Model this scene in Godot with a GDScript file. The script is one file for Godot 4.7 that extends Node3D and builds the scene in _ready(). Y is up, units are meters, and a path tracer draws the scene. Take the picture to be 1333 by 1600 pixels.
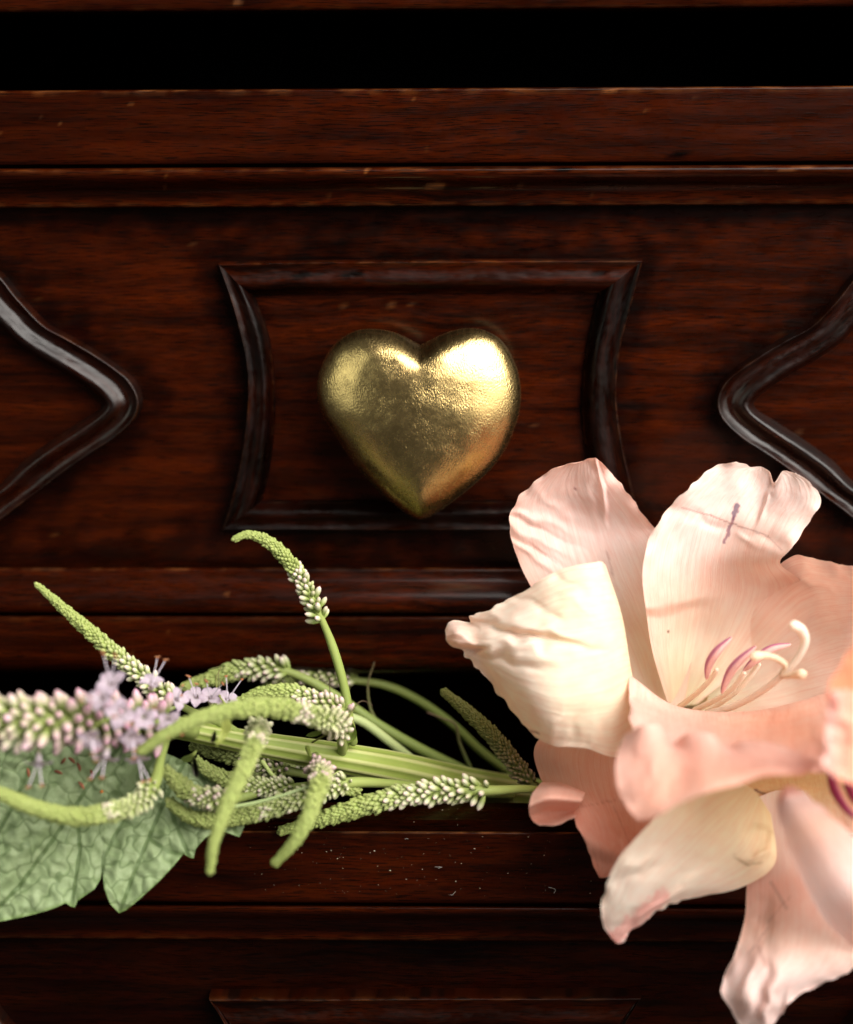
extends Node3D
# A carved mahogany chest of drawers with a brass heart knob, cut flowers lying on the pulled-out lower drawer.
# Built at true size (metres); drawing coordinates are in reference units of about 0.14 mm, depths in millimetres in front of the drawer panel.

const WOOD := Color(0.088, 0.0315, 0.0098)   # stain over the grain texture
const DIST := 0.43
const PITCH := 11.0
const YAW := 1.5
const HALF_TAN := 0.2605

var eye: Vector3
var look: Basis
var nz := FastNoiseLite.new()
var cell := FastNoiseLite.new()
var sm := FastNoiseLite.new()
var rng := RandomNumberGenerator.new()
var taken := {}
var M := {}

# ---------------------------------------------------------------- helpers

func place(px: float, py: float, z: float) -> Vector3:
	# a point of the drawing laid out on the upright plane z millimetres in front of the drawer panel
	var k := HALF_TAN / 800.0
	var d := look * Vector3((px - 666.5) * k, -(py - 800.0) * k, -1.0)
	var t := (z * 0.001 - eye.z) / d.z
	return eye + d * t

func row_y(py: float, z: float) -> float:
	return place(666.5, py, z).y

func numbered(called: String) -> String:
	var n: int = taken.get(called, 0)
	taken[called] = n + 1
	return called if n == 0 else "%s_%03d" % [called, n]

func tag(o: Node, label: String, category: String, group := "", kind := "") -> void:
	o.set_meta("label", label)
	o.set_meta("category", category)
	if group:
		o.set_meta("group", group)
	if kind:
		o.set_meta("kind", kind)

func thing(called: String, label: String, category: String, at := Vector3.ZERO) -> Node3D:
	var o := Node3D.new()
	o.name = numbered(called)
	o.position = at
	add_child(o)
	tag(o, label, category)
	return o

func fresh() -> Dictionary:
	return {"v": PackedVector3Array(), "n": PackedVector3Array(), "c": PackedColorArray(), "t": PackedVector2Array(), "i": PackedInt32Array()}

func commit(acc: Dictionary, called: String, mat: Material, parent: Node) -> MeshInstance3D:
	var m := MeshInstance3D.new()
	m.mesh = mesh_of(acc)
	m.name = called
	m.material_override = mat
	# geometry is made in world coordinates; take the place of the parent off
	var off := Vector3.ZERO
	var p := parent
	while p is Node3D and p != self:
		off += p.position
		p = p.get_parent()
	m.position = -off
	parent.add_child(m, true)
	return m

func mesh_of(acc: Dictionary) -> ArrayMesh:
	var a := []
	a.resize(Mesh.ARRAY_MAX)
	a[Mesh.ARRAY_VERTEX] = acc.v
	a[Mesh.ARRAY_NORMAL] = acc.n
	a[Mesh.ARRAY_COLOR] = acc.c
	a[Mesh.ARRAY_TEX_UV] = acc.t
	a[Mesh.ARRAY_INDEX] = acc.i
	var mesh := ArrayMesh.new()
	mesh.add_surface_from_arrays(Mesh.PRIMITIVE_TRIANGLES, a)
	return mesh

func add_grid(acc: Dictionary, p: PackedVector3Array, nu: int, nv: int, c: PackedColorArray, t: PackedVector2Array, wrap := false) -> void:
	# nv rows of nu points; smooth normals
	var base: int = acc.v.size()
	var nn := PackedVector3Array()
	nn.resize(p.size())
	for j in nv:
		var j0 := maxi(j - 1, 0)
		var j1 := mini(j + 1, nv - 1)
		for i in nu:
			var i0 := i - 1
			var i1 := i + 1
			if wrap:
				i0 = (i0 + nu - 1) % (nu - 1) if i0 < 0 else i0
				i1 = i1 % (nu - 1) if i1 > nu - 1 else i1
				if i == 0:
					i0 = nu - 2
				if i == nu - 1:
					i1 = 1
			else:
				i0 = maxi(i0, 0)
				i1 = mini(i1, nu - 1)
			var du := p[j * nu + i1] - p[j * nu + i0]
			var dv := p[j1 * nu + i] - p[j0 * nu + i]
			var n := du.cross(dv)
			if n.length_squared() < 1e-24:
				# a pole: use the neighbouring row
				var jj := 1 if j == 0 else (nv - 2 if j == nv - 1 else j)
				du = p[jj * nu + i1] - p[jj * nu + i0]
				dv = p[mini(jj + 1, nv - 1) * nu + i] - p[maxi(jj - 1, 0) * nu + i]
				n = du.cross(dv)
			nn[j * nu + i] = n.normalized() if n.length_squared() > 1e-30 else Vector3(0, 0, 1)
	var idx := PackedInt32Array()
	for j in nv - 1:
		for i in nu - 1:
			var a := base + j * nu + i
			var b := a + 1
			var d := a + nu
			var e := d + 1
			idx.append_array(PackedInt32Array([a, d, b, b, d, e]))
	acc.v.append_array(p)
	acc.n.append_array(nn)
	acc.c.append_array(c)
	acc.t.append_array(t)
	acc.i.append_array(idx)

func cr3(a: Vector3, b: Vector3, c: Vector3, d: Vector3, t: float) -> Vector3:
	return 0.5 * ((2.0 * b) + (c - a) * t + (2.0 * a - 5.0 * b + 4.0 * c - d) * t * t + (3.0 * b - a - 3.0 * c + d) * t * t * t)

func spline(pts: Array, u: float) -> Vector3:
	var n := pts.size() - 1
	var f := clampf(u, 0.0, 1.0) * n
	var k := mini(int(f), n - 1)
	var t := f - k
	var p1: Vector3 = pts[k]
	var p2: Vector3 = pts[k + 1]
	var p0: Vector3 = pts[k - 1] if k > 0 else 2.0 * p1 - p2
	var p3: Vector3 = pts[k + 2] if k + 2 <= n else 2.0 * p2 - p1
	return cr3(p0, p1, p2, p3, t)

func even(pts: Array, n: int) -> Array:
	# n points evenly spaced along the spline through pts
	var fine := []
	var length := [0.0]
	var m := pts.size() * 16
	for i in m + 1:
		fine.append(spline(pts, float(i) / m))
		if i:
			length.append(length[i - 1] + (fine[i] - fine[i - 1]).length())
	var out := []
	var k := 0
	for i in n:
		var want: float = length[m] * i / (n - 1)
		while k < m - 1 and length[k + 1] < want:
			k += 1
		var span: float = length[k + 1] - length[k]
		out.append(fine[k].lerp(fine[k + 1], clampf((want - length[k]) / maxf(span, 1e-9), 0.0, 1.0)))
	return out

func frames(path: Array) -> Array:
	# a basis at each point: x, z across, y along
	var out := []
	var side := Vector3(0.3, 0.2, 0.93)
	for i in path.size():
		var y: Vector3 = (path[mini(i + 1, path.size() - 1)] - path[maxi(i - 1, 0)]).normalized()
		side = (side - y * side.dot(y)).normalized()
		out.append(Basis(side, y, side.cross(y)))
	return out

func add_tube(acc: Dictionary, path: Array, radius: Callable, colour: Callable, seg := 10, cap := true) -> void:
	# radius(s, angle) in metres, colour(s, angle); s runs 0..1
	var f := frames(path)
	var n := path.size()
	var p := PackedVector3Array()
	var c := PackedColorArray()
	var t := PackedVector2Array()
	var rows := 0
	for i in n:
		var s := float(i) / (n - 1)
		var reps := [1.0]
		var shift := [0.0]
		if cap and i == 0:
			reps = [0.001, 0.6, 1.0]
			shift = [-0.9, -0.6, 0.0]
		if cap and i == n - 1:
			reps = [1.0, 0.6, 0.001]
			shift = [0.0, 0.6, 0.9]
		for q in reps.size():
			rows += 1
			for k in seg + 1:
				var a := TAU * k / seg
				var r: float = radius.call(s, a)
				var b: Basis = f[i]
				p.append(path[i] + (b.x * cos(a) + b.z * sin(a)) * r * reps[q] + b.y * shift[q] * r)
				c.append(colour.call(s, a))
				t.append(Vector2(float(k) / seg, s))
	add_grid(acc, p, seg + 1, rows, c, t, true)

func pxpath(pts: Array) -> Array:
	var out := []
	for q in pts:
		out.append(place(q.x, q.y, q.z))
	return out

func mixc(a: Color, b: Color, t: float) -> Color:
	return a.lerp(b, clampf(t, 0.0, 1.0))

func seg_dist(p: Vector2, a: Vector2, b: Vector2) -> float:
	return p.distance_to(Geometry2D.get_closest_point_to_segment(p, a, b))

func line_dist(p: Vector2, pts: Array) -> float:
	var best := 1e9
	for i in pts.size() - 1:
		best = minf(best, seg_dist(p, pts[i], pts[i + 1]))
	return best

# ---------------------------------------------------------------- materials

func grey_image(w: int, h: int, f: Callable) -> ImageTexture:
	var data := PackedByteArray()
	data.resize(w * h)
	for y in h:
		for x in w:
			data[y * w + x] = clampi(int(f.call(x, y) * 255.0), 0, 255)
	var im := Image.create_from_data(w, h, false, Image.FORMAT_L8, data)
	return ImageTexture.create_from_image(im)

func tile_noise(n: FastNoiseLite, x: float, y: float, w: float, h: float) -> float:
	# seamless: two turns of the noise blended across the tile
	var a := n.get_noise_2d(x, y)
	var b := n.get_noise_2d(x - w, y)
	var c := n.get_noise_2d(x, y - h)
	var d := n.get_noise_2d(x - w, y - h)
	var u := x / w
	var v := y / h
	return lerpf(lerpf(a, b, u), lerpf(c, d, u), v)

func make_materials() -> void:
	var n1 := FastNoiseLite.new()
	n1.seed = 11
	n1.frequency = 0.05
	n1.fractal_octaves = 3
	var n2 := FastNoiseLite.new()
	n2.seed = 12
	n2.frequency = 0.12
	n2.fractal_octaves = 2
	var n5 := FastNoiseLite.new()
	n5.seed = 15
	n5.frequency = 0.05
	n5.fractal_octaves = 2
	var n6 := FastNoiseLite.new()
	n6.seed = 16
	n6.frequency = 0.10
	n6.fractal_octaves = 1
	# mahogany: long streaks and short dark pores along u
	var w := 1024
	var h := 1024
	var data := PackedByteArray()
	data.resize(w * h * 3)
	var bump := PackedByteArray()
	bump.resize(w * h)
	for y in h:
		for x in w:
			var fx := float(x)
			var fy := float(y)
			var wave := tile_noise(n5, fx * 0.10, fy * 0.10, w * 0.10, h * 0.10) * 22.0
			var band := tile_noise(n5, fx * 0.045, fy * 0.35 + 0.35 * wave, w * 0.045, h * 0.35) * 0.5 + 0.5
			var streak := tile_noise(n1, fx * 0.06, fy * 1.3 + wave, w * 0.06, h * 1.3) * 0.5 + 0.5
			var fine := tile_noise(n2, fx * 0.07, fy * 1.6 + wave, w * 0.07, h * 1.6) * 0.5 + 0.5
			var pore := tile_noise(n6, fx * 0.22, fy * 3.0 + wave, w * 0.22, h * 3.0)
			var pr := smoothstep(0.16, 0.36, pore)
			var k := clampf(0.5 + 1.5 * (band - 0.5) + 0.8 * (streak - 0.5) + 0.45 * (fine - 0.5), 0.0, 1.0)
			var col := Color(0.050, 0.027, 0.030).lerp(Color(0.40, 0.150, 0.052), k)
			col = col.lerp(Color(0.042, 0.032, 0.045), pr * 0.8).linear_to_srgb()
			var o := (y * w + x) * 3
			data[o] = int(col.r * 255.0)
			data[o + 1] = int(col.g * 255.0)
			data[o + 2] = int(col.b * 255.0)
			bump[y * w + x] = clampi(int((0.62 + 0.2 * (fine - 0.5) + 0.2 * (streak - 0.5) - 0.4 * pr) * 255.0), 0, 255)
	var wood_t := ImageTexture.create_from_image(Image.create_from_data(w, h, false, Image.FORMAT_RGB8, data))
	var wood_b := ImageTexture.create_from_image(Image.create_from_data(w, h, false, Image.FORMAT_L8, bump))
	var scuff := grey_image(512, 512, func(x, y): return 0.62 + 0.5 * tile_noise(n1, x * 0.5, y, 256.0, 512.0) + 0.25 * tile_noise(n2, x, y, 512.0, 512.0))
	var wood := StandardMaterial3D.new()
	wood.resource_name = "polished mahogany"
	wood.albedo_texture = wood_t
	wood.vertex_color_use_as_albedo = true
	wood.roughness = 0.5
	wood.roughness_texture = scuff
	wood.metallic_specular = 0.14
	wood.heightmap_enabled = true
	wood.heightmap_texture = wood_b
	wood.heightmap_scale = 0.004
	wood.clearcoat_enabled = true
	wood.clearcoat = 0.14
	wood.clearcoat_roughness = 0.14
	M.wood = wood
	# the carved mouldings: darker, rubbed and pitted old polish
	var old: StandardMaterial3D = wood.duplicate()
	old.resource_name = "rubbed dark mahogany"
	old.clearcoat_enabled = false
	old.roughness = 0.50
	old.metallic_specular = 0.38
	old.heightmap_texture = grey_image(512, 512, func(x, y): return 0.5 + 0.5 * tile_noise(n2, x * 0.5, y, 256.0, 512.0))
	old.heightmap_scale = 0.010
	M.old = old
	var frame_wood: StandardMaterial3D = old.duplicate()
	frame_wood.resource_name = "dull dark mahogany"
	frame_wood.metallic_specular = 0.2
	frame_wood.roughness = 0.62
	M.frame = frame_wood

	# cast brass: pits, ripples and scratches
	var n3 := FastNoiseLite.new()
	n3.seed = 31
	n3.frequency = 0.09
	n3.fractal_octaves = 4
	n3.fractal_gain = 0.62
	var n4 := FastNoiseLite.new()
	n4.seed = 32
	n4.frequency = 0.16
	var brass_b := grey_image(1024, 1024, func(x, y):
		var rip := n3.get_noise_2d(x * 1.0, y * 0.62)
		var pit := smoothstep(0.42, 0.62, n4.get_noise_2d(x * 0.8, y * 0.5))
		var scratch := n4.get_noise_2d((x * 0.8 + y * 0.6) * 1.4, (y * 0.8 - x * 0.6) * 0.08)
		var rub := smoothstep(-0.35, 0.45, n5.get_noise_2d(x * 0.16, y * 0.16))
		return 0.55 + 0.45 * rip * (0.35 + 0.65 * rub) - 0.34 * pit * (0.4 + 0.6 * rub) + 0.06 * scratch)
	var brass_r := grey_image(512, 512, func(x, y): return 0.80 + 0.16 * n3.get_noise_2d(x * 0.6 + 900.0, y * 0.6))
	var brass := StandardMaterial3D.new()
	brass.resource_name = "aged cast brass"
	brass.albedo_color = Color.WHITE
	brass.vertex_color_use_as_albedo = true
	brass.metallic = 1.0
	brass.roughness = 0.33
	brass.roughness_texture = brass_r
	brass.heightmap_enabled = true
	brass.heightmap_texture = brass_b
	brass.heightmap_scale = 0.009
	M.brass = brass

	# petals: fine veins along v
	var petal_b := grey_image(512, 512, func(x, y):
		var wv := n1.get_noise_2d(x * 0.3, y * 0.25) * 9.0
		var vein := n2.get_noise_2d(x * 1.6 + wv, y * 0.05)
		var crinkle := n1.get_noise_2d(x * 0.9, y * 0.7 + 400.0)
		return 0.5 + 0.26 * vein + 0.24 * crinkle)
	var pdata := PackedByteArray()
	pdata.resize(512 * 512 * 3)
	for y in 512:
		for x in 512:
			var wv2 := n1.get_noise_2d(x * 0.15, y * 0.12) * 12.0
			var line := n6.get_noise_2d((x + wv2) * 2.4, y * 0.03 + 40.0)
			var blot := n1.get_noise_2d(x * 0.35 + 700.0, y * 0.35)
			var vein2 := smoothstep(0.05, 0.6, line)
			var po := (y * 512 + x) * 3
			pdata[po] = int(255.0 * clampf(0.995 - 0.012 * vein2, 0.0, 1.0))
			pdata[po + 1] = int(255.0 * clampf(0.985 - 0.062 * vein2 - 0.035 * blot, 0.0, 1.0))
			pdata[po + 2] = int(255.0 * clampf(0.980 - 0.075 * vein2 - 0.045 * blot, 0.0, 1.0))
	var petal_t := ImageTexture.create_from_image(Image.create_from_data(512, 512, false, Image.FORMAT_RGB8, pdata))
	for spec in [["petal", 0.55, Color(0.86, 0.80, 0.76)], ["petal_deep", 0.55, Color(0.8, 0.6, 0.52)]]:
		var pm := StandardMaterial3D.new()
		pm.resource_name = "flower " + spec[0]
		pm.vertex_color_use_as_albedo = true
		pm.albedo_texture = petal_t
		pm.roughness = spec[1]
		pm.metallic_specular = 0.28
		pm.backlight_enabled = true
		pm.backlight = spec[2]
		pm.heightmap_enabled = true
		pm.heightmap_texture = petal_b
		pm.heightmap_scale = 0.007
		pm.rim_enabled = true
		pm.rim = 0.12
		M[spec[0]] = pm

	var green := StandardMaterial3D.new()
	green.resource_name = "green plant skin"
	green.vertex_color_use_as_albedo = true
	green.roughness = 0.5
	green.metallic_specular = 0.35
	green.backlight_enabled = true
	green.backlight = Color(0.18, 0.2, 0.1)
	M.green = green

	var leaf_b := grey_image(256, 256, func(x, y): return 0.5 + 0.5 * tile_noise(n2, x, y, 256.0, 256.0))
	var leaf := StandardMaterial3D.new()
	leaf.resource_name = "leaf underside"
	leaf.vertex_color_use_as_albedo = true
	leaf.roughness = 0.55
	leaf.metallic_specular = 0.35
	leaf.backlight_enabled = true
	leaf.backlight = Color(0.2, 0.26, 0.1)
	leaf.heightmap_enabled = true
	leaf.heightmap_texture = leaf_b
	leaf.heightmap_scale = 0.0025
	leaf.uv1_scale = Vector3(9, 7, 1)
	M.leaf = leaf

	var dry := StandardMaterial3D.new()
	dry.resource_name = "dry matter"
	dry.vertex_color_use_as_albedo = true
	dry.roughness = 0.8
	M.dry = dry

# ---------------------------------------------------------------- the chest

var frame_lines := []   # polylines of the applied mouldings, in drawing units, for the sprayed toner round them

func extrude_x(acc: Dictionary, prof: Array, x0: float, x1: float, nx: int, tint: Callable) -> void:
	# prof: Vector3(y in metres, z in millimetres, wear positive rubbed, negative darker); wide flats get rows in between, so that worn spots keep their size
	var dense := []
	for j in prof.size():
		if j:
			var gap: float = absf(prof[j].x - prof[j - 1].x)
			var parts := clampi(int(gap / 0.00055), 1, 60) if nx > 100 else 1
			for k in range(1, parts):
				dense.append(prof[j - 1].lerp(prof[j], float(k) / parts))
		dense.append(prof[j])
	prof = dense
	var p := PackedVector3Array()
	var c := PackedColorArray()
	var t := PackedVector2Array()
	var run := 0.0
	for j in prof.size():
		if j:
			run += Vector2(prof[j].x - prof[j - 1].x, (prof[j].y - prof[j - 1].y) * 0.001).length()
		for i in nx + 1:
			var x := lerpf(x0, x1, float(i) / nx)
			p.append(Vector3(x, prof[j].x, prof[j].y * 0.001))
			c.append(tint.call(x, prof[j].x, prof[j].z) * WOOD)
			t.append(Vector2(x / 0.16, (run + prof[0].x) / 0.09))
	add_grid(acc, p, nx + 1, prof.size(), c, t)

var chips := []   # worn spots and dents: [x, y, half length, half height, colour, strength] in metres

func add_chip(px: float, py: float, z: float, rx: float, ry: float, col: Color, k: float) -> void:
	var v := place(px, py, z)
	chips.append([v.x, v.y, rx * 0.00014, ry * 0.00014, col, k])

func worn(x: float, y: float, wear_tone: float) -> Color:
	# bare, rubbed edges and darker grooves and undersides, broken up along the length
	var r := nz.get_noise_2d(x * 2600.0, y * 9000.0) * 0.5 + 0.5
	var q := nz.get_noise_2d(x * 700.0 + 50.0, y * 2500.0) * 0.5 + 0.5
	var k := 0.72 + 0.45 * q
	var col := Color(k, k, k)
	if wear_tone < 1.1:
		wear_tone *= 0.62 if wear_tone > 0.0 else 1.0
	if wear_tone > 0.0:
		col = col.lerp(Color(6.5, 15.0, 28.0), clampf(wear_tone * smoothstep(lerpf(0.36, 0.05, clampf(wear_tone - 0.9, 0.0, 1.0)), 0.75, r) * 0.8, 0.0, 1.0))
	elif wear_tone < 0.0:
		col = col.lerp(Color(0.10, 0.13, 0.2), -wear_tone)
	for g in chips:
		if absf(y - g[1]) < g[3] * 1.6 and absf(x - g[0]) < g[2] * 1.6:
			var d := Vector2((x - g[0]) / g[2], (y - g[1] - (x - g[0]) * 0.12) / g[3]).length() + (r - 0.5) * 0.9
			col = col.lerp(g[4], g[5] * (1.0 - smoothstep(0.5, 1.1, d)))
	return col

func fill(a: Vector3, b: Vector3, n: int) -> Array:
	var out := []
	for i in n + 1:
		out.append(a.lerp(b, float(i) / n))
	return out

func pf(list: Array) -> Array:
	# [row, depth, wear] -> Vector3(y, z, wear)
	var out := []
	for q in list:
		out.append(Vector3(row_y(q[0], q[1]), q[1], q[2]))
	return out

func box(acc: Dictionary, lo: Vector3, hi: Vector3, col: Color) -> void:
	# six separate faces with slightly worn tone
	var cs := [[Vector3(0, 0, 1), Vector3(1, 0, 0), Vector3(0, 1, 0)], [Vector3(0, 0, 0), Vector3(0, 1, 0), Vector3(1, 0, 0)],
		[Vector3(1, 0, 0), Vector3(0, 1, 0), Vector3(0, 0, 1)], [Vector3(0, 0, 0), Vector3(0, 0, 1), Vector3(0, 1, 0)],
		[Vector3(0, 1, 0), Vector3(0, 0, 1), Vector3(1, 0, 0)], [Vector3(0, 0, 0), Vector3(1, 0, 0), Vector3(0, 0, 1)]]
	var s := hi - lo
	for f in cs:
		var p := PackedVector3Array()
		var c := PackedColorArray()
		var t := PackedVector2Array()
		for j in 2:
			for i in 2:
				var q: Vector3 = f[0] + f[1] * i + f[2] * j
				var v := lo + q * s
				p.append(v)
				c.append(col * WOOD)
				t.append(Vector2((v.x + v.z) / 0.16, (v.y + v.z) / 0.09))
		add_grid(acc, p, 2, 2, c, t)

func strip(outer: Array, inner: Array, n: int, z0: float, called: String, parent: Node, dark: float) -> MeshInstance3D:
	# a carved moulding between two edge lines given in drawing units on the plane z0; rim, hollow, then a round bead on the inner side
	var prof := [[0.0, -0.3, 0.0], [0.004, 3.4, 0.2], [0.015, 4.3, 0.6], [0.04, 4.75, 1.0], [0.07, 4.7, 0.7], [0.11, 4.5, 0.1], [0.18, 4.25, 0.0], [0.26, 4.12, 0.0], [0.34, 4.15, 0.0], [0.42, 4.3, 0.0],
		[0.5, 4.5, 0.0], [0.58, 4.62, 0.0], [0.66, 4.55, 0.0], [0.74, 4.25, 0.0], [0.81, 3.75, 0.0], [0.87, 3.1, 0.0], [0.915, 2.4, 0.1], [0.94, 2.05, 0.5], [0.962, 1.9, 0.8], [0.985, 1.7, 0.5], [1.0, 1.1, 0.1], [1.0, -0.3, 0.0]]
	if called == "scroll_moulding":
		prof = [[0.0, -0.3, 0.0], [0.004, 3.4, 0.2], [0.015, 4.3, 0.6], [0.035, 4.7, 1.0], [0.06, 4.65, 0.7], [0.1, 4.3, 0.1], [0.17, 3.8, 0.0], [0.25, 3.45, 0.0], [0.33, 3.35, 0.0], [0.4, 3.5, 0.0], [0.47, 3.9, 0.0], [0.54, 4.45, 0.0],
			[0.61, 4.95, 0.0], [0.68, 5.2, 0.0], [0.75, 5.15, 0.0], [0.81, 4.8, 0.0], [0.87, 4.1, 0.0], [0.92, 3.1, 0.0], [0.95, 2.3, 0.3], [0.975, 1.8, 0.5], [1.0, 1.1, 0.1], [1.0, -0.3, 0.0]]
	var acc := fresh()
	var p := PackedVector3Array()
	var c := PackedColorArray()
	var t := PackedVector2Array()
	var eo := even(outer, n)
	var ei := even(inner, n)
	var run := 0.0
	for i in n:
		var a := place(eo[i].x, eo[i].y, z0)
		var b := place(ei[i].x, ei[i].y, z0)
		if i:
			run += (a - place(eo[i - 1].x, eo[i - 1].y, z0)).length()
		for q in prof:
			var v := a.lerp(b, q[0])
			var lump := nz.get_noise_3d(v.x * 2200.0, v.y * 2200.0, 5.0) * 0.16
			v.z = (z0 + q[1] + (lump if q[1] > 1.0 else 0.0)) * 0.001
			p.append(v)
			var col := worn(v.x, v.y, q[2] * 0.6)
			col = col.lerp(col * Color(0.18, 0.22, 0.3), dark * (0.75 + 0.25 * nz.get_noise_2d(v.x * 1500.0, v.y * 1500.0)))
			c.append(col * WOOD)
			t.append(Vector2(run / 0.16, q[0] * 0.08))
	add_grid(acc, p, prof.size(), n, c, t)
	return commit(acc, called, M.old if called == "scroll_moulding" else M.frame, parent)

func v3(list: Array) -> Array:
	var out := []
	for i in range(0, list.size(), 2):
		out.append(Vector3(list[i], list[i + 1], 0))
	return out

func v2s(list: Array) -> Array:
	var out := []
	for q in list:
		out.append(Vector2(q.x, q.y))
	return out

const SPEAR_OUT := [-300, 384, -150, 386, -60, 395, 0, 422, 37, 465, 75, 504, 112, 525, 150, 547, 187, 572, 210, 592, 223, 620, 217, 649, 187, 679, 150, 703, 112, 729, 75, 757, 37, 785, 0, 812, -60, 838, -150, 845, -300, 846]
const SPEAR_IN := [-300, 452, -150, 455, -60, 468, 0, 508, 22, 530, 56, 555, 94, 577, 131, 600, 150, 614, 160, 624, 163, 630, 158, 638, 147, 646, 127, 658, 75, 692, 37, 720, 0, 755, -60, 782, -150, 788, -300, 790]

func mirror(list: Array) -> Array:
	var out := []
	for i in range(0, list.size(), 2):
		out.append(Vector3(1339.0 - list[i], list[i + 1], 0))
	return out

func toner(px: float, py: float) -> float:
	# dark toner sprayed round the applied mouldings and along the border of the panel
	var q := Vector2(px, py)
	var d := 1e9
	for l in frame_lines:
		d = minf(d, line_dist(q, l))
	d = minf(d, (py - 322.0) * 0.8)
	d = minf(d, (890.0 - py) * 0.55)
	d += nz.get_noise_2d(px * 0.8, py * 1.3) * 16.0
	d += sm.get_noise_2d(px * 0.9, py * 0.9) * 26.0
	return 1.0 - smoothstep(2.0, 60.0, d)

func make_drawer(chest: Node3D, y_shift: float, z0: float, rows: Dictionary, full: bool) -> MeshInstance3D:
	# the box behind the front, then its front pieces; rows gives the drawing rows of the front
	var half := 0.139
	var yt := row_y(rows.top, z0 + 8.0)
	var yb: float = row_y(rows.bottom, z0 + 8.0) if rows.has("bottom") else yt - 0.128
	var back := z0 * 0.001 - 0.30
	var acc := fresh()
	var plain := Color(0.5, 0.55, 0.7)
	box(acc, Vector3(-half + 0.004, yb + 0.004, back), Vector3(-half + 0.014, yt - 0.008, z0 * 0.001 - 0.011), plain)
	box(acc, Vector3(half - 0.014, yb + 0.004, back), Vector3(half - 0.004, yt - 0.008, z0 * 0.001 - 0.011), plain)
	box(acc, Vector3(-half + 0.0145, yb + 0.010, back), Vector3(half - 0.0145, yb + 0.016, z0 * 0.001 - 0.011), plain)
	box(acc, Vector3(-half + 0.0145, yb + 0.0165, back), Vector3(half - 0.0145, yt - 0.008, back + 0.009), plain)
	# the board that carries the front
	box(acc, Vector3(-half, yb + 0.0005, z0 * 0.001 - 0.011), Vector3(half, yt - 0.0006, z0 * 0.001 - 0.0004), Color(0.8, 0.8, 0.8))
	return commit(acc, "drawer", M.wood, chest)

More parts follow.
